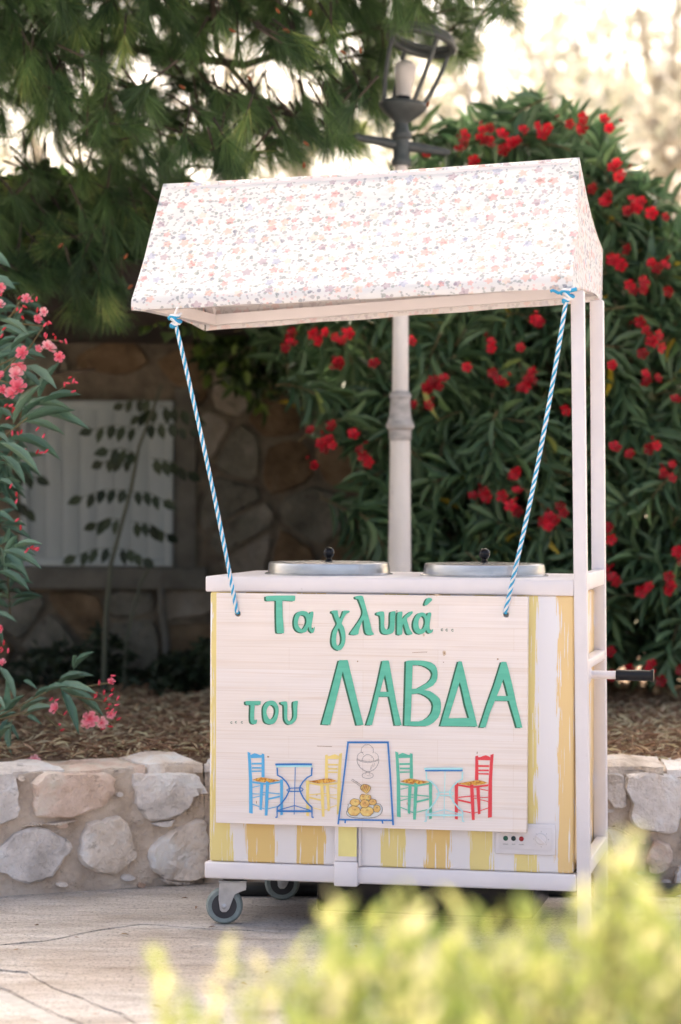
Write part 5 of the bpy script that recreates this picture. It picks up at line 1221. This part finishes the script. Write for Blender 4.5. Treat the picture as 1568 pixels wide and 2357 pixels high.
M['knot'] = plain('wood_knot', (0.34, 0.20, 0.12), .7, var=.3)
M['knot_soft'] = plain('soft_wood_knot', (0.66, 0.50, 0.36), .7, var=.1)
M['green'] = noisy('green_letter_paint', [(0.3, (0.073, 0.447, 0.310)), (0.7, (0.112, 0.542, 0.387))], scale=14, rough=.5, stretch=(1, 1, 6))
M['dkgreen'] = plain('dark_green_edge_paint', (0.02, 0.13, 0.075), .6)
M['sky_blue'] = plain('sky_blue_paint', (0.075, 0.42, 0.72), .5)
M['blue'] = plain('blue_paint', (0.015, 0.19, 0.52), .5)
M['cyan'] = plain('pale_cyan_paint', (0.42, 0.76, 0.78), .5)
M['yellow'] = plain('yellow_chair_paint', (0.86, 0.66, 0.22), .5)
M['redp'] = plain('red_chair_paint', (0.80, 0.055, 0.07), .5)
M['straw'] = noisy('painted_straw', [(0.40, (0.36, 0.10, 0.02)), (0.5, (0.70, 0.32, 0.05)), (0.62, (0.80, 0.50, 0.10))], scale=160, rough=.6, detail=3)
M['dough'] = noisy('painted_dough', [(0.3, (0.62, 0.28, 0.10)), (0.5, (0.80, 0.50, 0.16)), (0.7, (0.84, 0.68, 0.26))], scale=60, rough=.6, detail=3)
M['plate'] = plain('painted_plate', (0.72, 0.73, 0.72), .6)
M['brownline'] = plain('brown_outline', (0.06, 0.025, 0.012), .6)
M['greyline'] = plain('grey_outline', (0.16, 0.15, 0.17), .6)
bxl0, bzt = U(498.5, 1364, YBD); bxl1, _ = U(1213.5, 1700, YBD); bzb = (U(494, 1897, YBD)[1] + U(1213, 1912, YBD)[1]) / 2
bzt = zcb - .002
sign = thing('sign_board', 'pale pine board with green Greek lettering and painted chairs and tables', 'sign', loc=CW(bxl0, YBD, bzb), rotz=-YAW)
s_off = Vector((bxl0, 0, bzb))
# board with two drilled holes
holes_px = [(546, 1409), (1163, 1411)]
cu = bpy.data.curves.new('board', 'CURVE'); cu.dimensions = '2D'; cu.fill_mode = 'BOTH'; cu.extrude = .009; cu.bevel_depth = .0015; cu.bevel_resolution = 1
def add_spline(cu, pts):
    sp = cu.splines.new('POLY'); sp.points.add(len(pts) - 1); sp.use_cyclic_u = True
    for p_, q in zip(sp.points, pts): p_.co = (q[0], q[1], 0, 1)
Wb, Hb = bxl1 - bxl0, bzt - bzb
add_spline(cu, [(.0015, .0015), (Wb - .0015, .0015), (Wb - .0015, Hb - .0015), (.0015, Hb - .0015)])
for hx_, hy_ in holes_px:
    q = U(hx_ + 2, hy_ + 3, YBD); add_spline(cu, [(q[0] - bxl0 + .0095 * math.cos(t), q[1] - bzb + .0095 * math.sin(t)) for t in np.linspace(0, 2 * math.pi, 25)[:-1]])
def curve_mesh(cu, name, mats, front_y, half):
    t_ = bpy.data.objects.new('tmp', cu); COL.objects.link(t_); dg = bpy.context.evaluated_depsgraph_get(); me = bpy.data.meshes.new_from_object(t_.evaluated_get(dg)); bpy.data.objects.remove(t_)
    me.materials.clear()
    for mm in mats: me.materials.append(mm)
    me.polygons.foreach_set('material_index', [0] * len(me.polygons))
    co = np.empty(len(me.vertices) * 3, np.float32); me.vertices.foreach_get('co', co); co = co.reshape(-1, 3); new = np.stack([co[:, 0], front_y + half - co[:, 2], co[:, 1]], 1); me.vertices.foreach_set('co', new.reshape(-1).astype(np.float32)); me.update()
    return me
me = curve_mesh(cu, 'board', [M['wood']], 0.0, .0105); o = bpy.data.objects.new('board', me); link(o, sign)
def crop(ox, oy, s): return lambda x, y: ((ox + x * s) * .6272, (oy + y * s) * .6272)
L1, L2 = crop(960, 2160, .2551), crop(1280, 2160, .2551); L3 = crop(840, 2540, .17857); L4 = crop(1160, 2400, .2551); L5 = crop(1540, 2400, .2551)
C6, C7, C8 = crop(900, 2730, .24235), crop(1230, 2700, .15306), crop(1440, 2730, .24235)
def B(cr, pts):
    out = []
    for p in pts: q = U(*cr(*p), YBD); out.append((q[0] - bxl0, q[1] - bzb))
    return out
def catmull(pts, k=4):
    out = []; n_ = len(pts)
    for i in range(n_):
        p0, p1, p2, p3 = (Vector((*pts[(i + d) % n_], 0)) for d in (-1, 0, 1, 2))
        for j in range(k):
            t = j / k; q = .5 * ((2 * p1) + (p2 - p0) * t + (2 * p0 - 5 * p1 + 4 * p2 - p3) * t * t + (3 * p1 - p0 - 3 * p2 + p3) * t ** 3); out.append((q.x, q.y))
    return out
def letter(cr, outlines, smooth, name='letter', dx=-.0054, dz=-.0016):
    polys = [B(cr, o_) for o_ in outlines]
    if smooth: polys = [catmull(p) for p in polys]
    e = bpy.data.objects.new(name, None); link(e, sign)
    for nm, mt_, ox, oz, y, h in (('shade_edge', M['dkgreen'], dx, dz, -.0008, .0002), ('face', M['green'], 0, 0, -.0018, .0003)):
        c_ = bpy.data.curves.new(nm, 'CURVE'); c_.dimensions = '2D'; c_.fill_mode = 'BOTH'; c_.extrude = h
        for p in polys: add_spline(c_, [(q[0] + ox, q[1] + oz) for q in p])
        o_ = bpy.data.objects.new(nm, curve_mesh(c_, nm, [mt_], y, 0)); link(o_, e)
letter(L1, [[(75,105),(180,100),(280,98),(380,98),(475,98),(488,115),(485,160),(470,175),(400,172),(312,168),(303,190),(303,220),(306,310),(308,400),(318,510),(325,620),(318,638),(240,638),(222,615),(217,530),(215,450),(213,310),(213,190),(205,172),(150,172),(100,175),(74,168),(66,150),(66,125)]], True)
letter(L1, [[(600,318),(655,330),(690,362),(715,330),(745,330),(748,370),(735,450),(722,540),(735,585),(752,560),(768,548),(765,580),(748,630),(725,630),(695,600),(678,550),(650,610),(600,632),(530,618),(485,570),(470,500),(475,430),(500,360),(550,325)], [(590,378),(630,395),(650,450),(640,510),(600,575),(580,580),(545,550),(525,500),(535,430),(560,385)]], True)
letter(L1, [[(1020,315),(1085,310),(1100,325),(1105,370),(1130,430),(1160,380),(1180,320),(1205,312),(1260,315),(1270,335),(1225,360),(1190,410),(1165,470),(1160,505),(1190,560),(1208,640),(1210,720),(1195,800),(1160,860),(1120,885),(1070,870),(1030,830),(1012,770),(1015,690),(1035,600),(1080,520),(1085,490),(1060,430),(1035,360),(1012,345)], [(1113,565),(1135,610),(1155,700),(1150,770),(1125,810),(1095,815),(1078,780),(1075,710),(1085,640)]], True)
letter(L2, [[(105,108),(185,98),(210,120),(230,190),(270,340),(310,490),(335,600),(362,645),(352,662),(290,662),(250,640),(230,570),(215,450),(180,510),(150,590),(135,655),(40,658),(28,635),(80,560),(150,460),(190,390),(203,330),(185,260),(155,180),(140,150),(110,145),(97,130)]], True)
letter(L2, [[(410,340),(440,328),(495,325),(512,350),(515,420),(512,520),(525,570),(555,585),(585,565),(597,500),(598,400),(605,340),(625,325),(670,322),(675,340),(668,430),(662,550),(645,620),(600,650),(540,655),(490,640),(465,590),(462,500),(458,420),(445,385),(410,375),(400,358)]], True)
letter(L2, [[(710,340),(735,330),(770,328),(775,345),(772,430),(830,370),(890,328),(918,325),(920,350),(880,395),(840,430),(855,500),(880,580),(915,630),(910,655),(850,655),(825,610),(805,540),(790,505),(775,540),(768,655),(705,655),(697,630),(700,500),(700,400)]], True)
letter(L2, [[(1130,140),(1160,128),(1195,140),(1200,165),(1165,200),(1125,235),(1100,238),(1092,220),(1110,170)]], True, 'accent')
letter(L2, [[(1060,340),(1100,355),(1125,390),(1145,345),(1180,342),(1188,365),(1175,440),(1165,520),(1170,580),(1188,598),(1205,580),(1215,585),(1205,620),(1175,640),(1140,628),(1115,590),(1090,630),(1040,652),(980,635),(945,590),(930,530),(940,450),(975,380),(1015,348)], [(1065,393),(1095,430),(1100,490),(1080,555),(1045,583),(1015,560),(1005,500),(1015,440),(1040,402)]], True)
letter(L3, [[(355,180),(400,175),(530,176),(655,178),(658,215),(655,250),(630,255),(540,258),(535,300),(525,420),(525,520),(530,565),(560,565),(580,555),(585,575),(575,630),(550,650),(510,650),(470,630),(450,580),(445,480),(450,350),(448,262),(390,258),(355,240),(350,210)]], True)
letter(L3, [[(870,168),(940,180),(990,230),(1020,300),(1028,380),(1015,470),(990,560),(940,630),(880,655),(810,645),(750,610),(722,540),(710,430),(712,320),(745,240),(800,185)], [(880,258),(930,290),(960,350),(955,430),(930,500),(880,548),(840,545),(800,490),(778,410),(790,340),(825,280)]], True)
letter(L3, [[(1075,195),(1130,185),(1180,185),(1200,210),(1208,300),(1205,420),(1205,520),(1225,575),(1260,590),(1300,565),(1330,500),(1335,400),(1325,280),(1330,200),(1360,175),(1420,175),(1420,230),(1410,330),(1408,450),(1395,540),(1350,610),(1300,650),(1240,660),(1190,630),(1150,560),(1140,450),(1138,330),(1130,265),(1085,240),(1070,220)]], True)
letter(L4, [[(335,85),(458,83),(500,260),(600,680),(685,1015),(590,1020),(490,640),(388,245),(335,480),(205,1015),(85,1007),(195,620)]], False)
letter(L4, [[(960,92),(1045,90),(1055,120),(1110,440),(1170,760),(1235,1022),(1140,1022),(1090,770),(1055,608),(905,608),(870,760),(808,1018),(725,1018),(795,800),(885,440)], [(995,290),(1018,390),(1045,540),(925,540),(955,420)]], False)
letter(L4, [[(1298,100),(1330,90),(1400,88),(1500,90),(1580,98),(1650,115),(1710,155),(1738,200),(1748,250),(1750,300),(1745,350),(1728,395),(1685,450),(1610,490),(1555,514),(1640,530),(1690,560),(1740,600),(1780,640),(1798,700),(1800,760),(1790,840),(1760,910),(1725,950),(1690,985),(1640,1015),(1600,1030),(1450,1032),(1272,1022),(1285,600)], [(1392,155),(1490,155),(1540,165),(1590,185),(1650,225),(1672,260),(1678,290),(1660,350),(1610,405),(1540,445),(1460,490),(1380,500)], [(1378,570),(1480,562),(1530,575),(1580,598),(1640,640),(1675,690),(1688,740),(1680,800),(1660,850),(1620,900),(1560,940),(1480,965),(1362,965)]], False)
letter(L5, [[(562,100),(608,103),(640,230),(720,580),(835,1038),(300,1030),(420,620)], [(580,395),(605,480),(662,740),(715,915),(418,920),(505,640)]], False)
letter(L5, [[(1180,108),(1250,110),(1275,200),(1330,420),(1400,740),(1480,1055),(1400,1052),(1352,880),(1288,668),(1085,666),(1010,850),(950,1052),(868,1048),(975,720),(1075,440)], [(1208,355),(1238,450),(1275,600),(1112,600),(1155,500)]], False)
def flat(name, items, mats, y0=-.0010, dy=.00012):
    """thin painted shapes: (material index, polygon) laid one over the other"""
    g = Geo()
    for i, (mi, poly) in enumerate(items):
        y = y0 - dy * i; nn_ = len(poly); vs_ = [(p[0], y, p[1]) for p in poly]
        a = sum(poly[k][0] * poly[(k + 1) % nn_][1] - poly[(k + 1) % nn_][0] * poly[k][1] for k in range(nn_))
        f_ = tuple(range(nn_)); g.add(vs_, [f_ if a > 0 else f_[::-1]], mi)
    return g.obj(name, mats, sign, smooth=False)
def stroke(pts, w_, closed=False):
    """polyline of width w_ (board metres) -> list of quads"""
    out = []; n_ = len(pts); rngi = range(n_ if closed else n_ - 1)
    L_, R_ = [], []
    for i in range(n_):
        a = Vector((*pts[i - 1], 0)) if (i > 0 or closed) else None; c = Vector((*pts[(i + 1) % n_], 0)) if (i < n_ - 1 or closed) else None; p = Vector((*pts[i], 0))
        d = ((p - a).normalized() if a is not None else Vector()) + ((c - p).normalized() if c is not None else Vector()); d.normalize(); nrm = Vector((-d.y, d.x, 0)) * w_ / 2
        L_.append(p + nrm); R_.append(p - nrm)
    return [[(L_[i].x, L_[i].y), (R_[i].x, R_[i].y), (R_[(i + 1) % n_].x, R_[(i + 1) % n_].y), (L_[(i + 1) % n_].x, L_[(i + 1) % n_].y)] for i in rngi]
def strokes_geo(g, pts, w_, mi, y, closed=False):
    for q in stroke(pts, w_, closed):
        a = sum(q[k][0] * q[(k + 1) % 4][1] - q[(k + 1) % 4][0] * q[k][1] for k in range(4)); f_ = (0, 1, 2, 3); g.add([(p[0], y, p[1]) for p in q], [f_ if a > 0 else f_[::-1]], mi)
for cr, pts in ((L2, [(1345,590),(1413,592),(1495,595)]), (L3, [(60,620),(152,612),(275,615)])):
    r_ = 15 if cr is L2 else 18
    for (x, y) in pts:
        g = Geo(); strokes_geo(g, B(cr, [(x + r_ * math.cos(t), y + r_ * math.sin(t)) for t in np.linspace(.6, 5.6, 9)]), .0016, 0, -.0012); g.obj('painted_dot', [M['dkgreen']], sign, False)
CH = [[(38,115),(82,130),(95,300),(110,560),(118,1050),(62,1040),(60,500),(50,300)], [(255,140),(292,150),(298,500),(250,500),(250,300)], [(85,165),(110,150),(145,135),(180,145),(230,165),(255,160),(255,205),(90,210)],
      [(100,282),(255,280),(255,305),(100,308)], [(105,345),(250,345),(250,368),(105,370)], [(105,398),(250,398),(250,415),(105,420)], [(110,560),(320,588),(320,614),(115,590)], [(355,590),(540,555),(540,582),(360,615)],
      [(318,560),(368,560),(358,760),(340,1080),(300,1080),(308,800)], [(530,530),(578,535),(575,1065),(535,1075),(535,800)], [(232,590),(280,595),(268,800),(255,1000),(220,990),(225,780)],
      [(115,645),(225,622),(225,634),(115,658)], [(115,742),(225,747),(225,758),(115,755)], [(115,805),(225,778),(225,790),(115,818)], [(360,726),(530,742),(530,758),(360,742)], [(355,815),(530,775),(530,802),(355,842)],
      [(268,724),(310,724),(310,736),(268,736)], [(268,758),(306,760),(306,771),(268,770)], [(115,898),(220,938),(220,950),(115,912)], [(252,958),(302,972),(302,986),(252,970)], [(352,968),(535,925),(535,937),(352,982)]]
SEAT = [(115,538),(175,515),(240,500),(300,505),(430,528),(540,545),(450,565),(375,578),(330,556),(300,575),(200,560)]
def chair(cr, fn, mt_):
    items = [(0, B(cr, [fn(*p) for p in poly])) for poly in CH] + [(1, B(cr, [fn(*p) for p in SEAT]))]
    flat('painted_chair', items, [mt_, M['straw']])
chair(C6, lambda x, y: (x, y), M['sky_blue'])
chair(C6, lambda x, y: (1470 - (x - 38) * 1.01, 130 + (y - 115)), M['yellow'])
chair(C8, lambda x, y: (45 + (x - 38) * 1.037, 108 + (y - 115) * 1.069), M['green'])
chair(C8, lambda x, y: (1535 - (x - 38) * 1.09, 145 + (y - 115) * 1.036), M['redp'])
def table(cr, fn, wsc, m_line, m_top, m_sub, th=1.0):
    g = Geo(); px = .24235 * .6272 / F * 6.85; k = 0
    def st_(pts, w_, mi, closed=False):
        nonlocal k; k += 1; strokes_geo(g, B(cr, [fn(*p) for p in pts]), w_ * px * th, mi, -.0042 - .00015 * k, closed)
    st_([(475,332),(1020,330)], 26, 2); st_([(462,305),(760,302),(1018,303)], 30, 1)
    leg = [(490,350),(494,400),(495,465),(560,500),(630,570),(670,640),(675,690),(655,740),(620,810),(550,900),(492,950),(490,1020),(490,1100),(465,1105)]
    st_(leg, 22, 0); st_([(1508 - x, y) for x, y in leg], 22, 0); st_([(765,345),(757,700),(748,1060)], 12, 0)
    st_([(635,690),(670,672),(700,662),(860,658),(885,680),(870,700),(840,711),(690,712),(655,706)], 16, 0, True)
    st_([(490,1010),(1005,1012)], 28, 0); st_([(490,1000),(755,925),(1000,1000)], 13, 0)
    g.obj('painted_table', [m_line, m_top, m_sub], sign, False)
table(C6, lambda x, y: (x, y), 1, M['blue'], M['blue'], M['cyan'])
table(C8, lambda x, y: (490 + (x - 465) * 1.045, 370 + (y - 305) * .994), 1, M['cyan'], M['cyan'], M['blue'], .95)
# menu stand with its drawings
g = Geo(); px7 = .15306 * .6272 / F * 6.85
def s7(g_, pts, w_, mi, y, closed=False): strokes_geo(g_, B(C7, pts), w_ * px7, mi, y, closed)
s7(g, [(300,147),(1300,147)], 45, 0, -.0060); s7(g, [(322,150),(85,2110)], 40, 0, -.0061); s7(g, [(1278,150),(1330,900),(1402,2130)], 42, 0, -.0062); s7(g, [(95,1998),(1385,2015)], 36, 0, -.0063); s7(g, [(257,2010),(252,2082)], 36, 0, -.0064); s7(g, [(1138,2020),(1158,2092)], 36, 0, -.0065)
g.obj('painted_menu_stand', [M['blue']], sign, False)
def arc(cx_, cy_, rx, ry, a0, a1, n_=14, wob=0.0): return [(cx_ + (rx + wob * math.sin(i * 2.3)) * math.cos(R(a0 + (a1 - a0) * i / n_)), cy_ + (ry + wob * math.cos(i * 1.9)) * math.sin(R(a0 + (a1 - a0) * i / n_))) for i in range(n_ + 1)]
g = Geo(); yy = -.0012
for j, (pts, w_) in enumerate([(arc(775, 350, 145, 145, 165, 385, 18, 8), 8), (arc(650, 510, 115, 120, 165, 285), 7), (arc(790, 590, 138, 145, 180, 360, 16, 4), 8), (arc(950, 520, 90, 120, 270, 400), 7), ([(525, 530), (600, 580), (700, 600), (800, 612), (900, 605), (990, 580), (1050, 530)], 7), ([(525, 555), (620, 610), (790, 640), (960, 612), (1055, 560)], 7),
      ([(525, 555), (545, 660), (600, 750), (680, 820), (760, 850), (830, 850), (920, 815), (1000, 740), (1045, 640), (1055, 560)], 9), ([(750, 850), (748, 885), (735, 920)], 6), ([(830, 850), (822, 890), (835, 925)], 6), (arc(785, 945, 135, 72, 0, 360, 20), 8), ([(910, 660), (895, 740), (850, 800)], 6), ([(950, 650), (925, 740)], 6), ([(880, 690), (850, 790)], 5), ([(570, 660), (600, 720)], 5), ([(640, 760), (690, 800)], 5), ([(630, 370), (700, 450)], 6), ([(860, 280), (868, 290)], 5), ([(870, 330), (880, 335)], 5), ([(870, 510), (880, 520)], 6), ([(820, 565), (830, 570)], 6), ([(960, 450), (970, 455)], 6), ([(985, 510), (995, 520)], 6), ([(770, 940), (860, 955)], 5)]):
    s7(g, pts, w_, 0, yy - .0001 * j)
g.obj('painted_ice_cream_cup', [M['greyline']], sign, False)
items = [(0, B(C7, catmull([(300,1760),(320,1660),(370,1620),(1000,1620),(1100,1660),(1135,1740),(1110,1850),(1000,1930),(800,1965),(500,1960),(330,1920),(275,1840)], 3)))]
blobs = [(480, 1590, 120, 90), (670, 1470, 75, 80), (800, 1470, 70, 65), (905, 1580, 95, 75), (460, 1790, 150, 120), (765, 1800, 160, 120), (1005, 1735, 85, 90), (715, 1620, 112, 100)]
g = Geo(); yb_ = -.0012; pl_ = items[0][1]; a = 1
def fillp(g_, poly, mi, y):
    n_ = len(poly); a = sum(poly[k][0] * poly[(k + 1) % n_][1] - poly[(k + 1) % n_][0] * poly[k][1] for k in range(n_)); f_ = tuple(range(n_)); g_.add([(p[0], y, p[1]) for p in poly], [f_ if a > 0 else f_[::-1]], mi)
fillp(g, pl_, 0, yb_); strokes_geo(g, pl_, 10 * px7, 1, yb_ - .0002, True)
for j, (x, y, rx, ry) in enumerate(blobs):
    ring_ = B(C7, arc(x, y, rx, ry, 0, 345, 18, 7)); fillp(g, ring_, 2, yb_ - .0004 - .0003 * j); strokes_geo(g, ring_, 9 * px7, 1, yb_ - .0005 - .0003 * j, True)
    strokes_geo(g, B(C7, arc(x + rx * .1, y - ry * .25, 18, 14, 0, 320, 8)), 6 * px7, 1, yb_ - .0006 - .0003 * j, True)
g.obj('painted_doughnuts', [M['plate'], M['brownline'], M['dough']], sign, False)
g = Geo(); y = -.0040
fillp(g, B(C7, [(735,1370),(760,1370),(748,1460),(752,1530),(722,1530),(728,1450)]), 0, y)
dip = B(C7, catmull([(640,1190),(690,1155),(760,1160),(830,1190),(858,1240),(830,1310),(770,1365),(710,1340),(640,1290),(618,1240)], 3)); fillp(g, dip, 0, y - .0002); strokes_geo(g, dip, 9 * px7, 1, y - .0004, True)
for dx in (0, 45, 90, 135): strokes_geo(g, B(C7, [(690 + dx * .95, 1170 + dx * .15), (670 + dx * .9, 1250 + dx * .2), (650 + dx * .75, 1285 + dx * .35)]), 9 * px7, 1, y - .0006)
strokes_geo(g, B(C7, [(410,1022),(655,1185)]), 8 * px7, 1, y - .0003); strokes_geo(g, B(C7, [(392,1050),(630,1212)]), 8 * px7, 1, y - .0005)
g.obj('painted_honey_dipper', [M['dough'], M['brownline']], sign, False)
# knots and cracks in the board
KN = [(L2, 1375, 925, 26, 40, 1), (L2, 1375, 925, 9, 14, 0), (L2, 1270, 90, 30, 16, 1), (L2, 1080, 665, 14, 20, 1), (L4, 600, 102, 10, 10, 0), (L5, 1125, 70, 14, 12, 0), (L2, 693, 318, 8, 12, 0), (C6, 350, 190, 16, 12, 0), (C8, 1285, 130, 7, 18, 0), (C6, 172, 880, 6, 24, 0), (C8, 225, 900, 8, 24, 1), (C6, 1085, 765, 14, 20, 1), (L5, 345, 115, 7, 7, 0)]
for k, (cr, x, y, rx, ry, soft) in enumerate(KN):
    g = Geo(); fillp(g, B(cr, arc(x, y, rx, ry, 0, 340, 10, rx * .15)), 0, -.0002 - .00012 * (k % 3)); g.obj('wood_knot', [M['knot_soft'] if soft else M['knot']], sign, False)
for cr, pts in ((L2, [(915, 918), (1000, 912), (1130, 908)]), (C6, [(1090, 28), (1200, 33), (1315, 37)]), (L1, [(515, 513), (560, 516), (605, 517)])):
    g = Geo(); strokes_geo(g, B(cr, pts), .0014, 0, -.0004); g.obj('wood_crack', [M['knot']], sign, False)

# ================================================================== PIPE AND CABLE AT THE WALL FOOT
pz = [ground(x, y) for x, y in [(545, 2062), (800, 2062), (1100, 2063), (1350, 2063), (1560, 2064), (1800, 2064)]]
t = tube('hose_pipe', [(p.x, p.y, .022) for p in pz], .021, M['pipe_black'], None, 12); tag(t, 'black pipe lying on the paving at the foot of the low wall behind the cart', 'pipe')
cp_ = [at(1385, 1960, 7.3), at(1400, 1985, 7.32), at(1430, 2012, 7.33), at(1470, 2038, 7.35), at(1520, 2056, 7.38)]
cp_ = [Vector(p) for p in cp_] + [ground(1568, 2066) + Vector((0, 0, .006)), ground(1640, 2072) + Vector((0, 0, .006)), ground(1800, 2070) + Vector((0, 0, .006))]
for p in cp_: p.z = max(p.z, .006)
t = tube('power_cable', cp_, .0045, M['cable'], None, 8); tag(t, 'thin white power cable running from the cart to the right along the ground', 'cable')

# ================================================================== FOREGROUND SHRUB
bush = thing('golden_shrub', 'blurred yellow-green shrub in the right foreground in front of the cart', 'shrub', loc=(0.15, 2.75, 0))
b0v = bush.location.copy()
tops = [(362,2190),(378,2260),(500,2240),(600,2190),(650,2220),(440,2330),(372,2200),(420,2290),(520,2180),(560,2230),(620,2270),(690,2160),(720,2220),(765,2085),(800,2075),(775,2050),(860,2080),(835,2140),(905,2075),(950,2055),(965,2090),(1005,2120),(1050,2060),(1060,2130),(1100,2075),(1130,2110),(1175,2100),(1205,2080),(1240,2070),(1260,2130),(1300,2130),(1320,2080),(1360,2100),(1395,1960),(1400,1920),(1425,1985),(1440,1930),(1455,1960),(1480,2010),(1440,2050),(1500,2060),(1520,2080),(1550,2060),(1600,2030),(1650,2000),(1700,2050)]
P, D, NN, L, W, rn = [], [], [], [], [], []; g = Geo()
def shoot(x, y, Y, rb):
    top = at(x, y + 36, Y); ln = rng.uniform(.14, .24); lean = np.array([rng.normal(0, .14), rng.normal(0, .14), 1.0]); d = unit(lean); base = np.array(top) - d * ln
    g.tube([Vector((b0v.x + (base[0] - b0v.x) * .6, 2.75 + (base[1] - 2.75) * .6, max(0, base[2] - .45))) - b0v, Vector(base) - b0v, Vector(top) - b0v], [.005, .003, .0015], 4)
    k_ = int(ln / .016); br = rb + rng.normal(0, .15)
    for k in range(k_):
        t = (k + 1) / k_; p = base + d * ln * t; ph = k * 2.4 + rng.uniform(0, .5); an = R(rng.uniform(30, 62) * (1.1 - .55 * t)); side = np.array([math.cos(ph), math.sin(ph), 0])
        P.append(p); D.append(d * math.cos(an) + side * math.sin(an)); NN.append(d - side * .4 + rng.normal(0, .2, 3)); l_ = rng.uniform(.024, .040); L.append(l_); W.append(l_ * .48); rn.append(min(1, max(0, br + rng.normal(0, .16))))
for (x, y) in tops:
    shoot(x, y, rng.uniform(2.55, 2.85), .62)
    if x > 740:
        for q in range(2): shoot(x + rng.normal(0, 30), y + rng.uniform(30, 120), rng.uniform(2.45, 2.95), .55)
lowpoly = [(740, 2180), (1380, 2120), (1700, 2060), (1750, 2700), (250, 2700), (400, 2330), (560, 2280)]
for i in range(260):
    x, y = samp(lowpoly); shoot(x, y, rng.uniform(2.35, 3.15), .42)
foliage(bush, 'euon', T_LEAF, P, D, NN, L, W, rn, M['euon'], 300, depth=np.array([abs(p[1] - 2.5) + max(0, 0.3 - p[2]) * 3 for p in P]))
o = g.obj('stems', M['twig'], bush); o['kind'] = 'stuff'
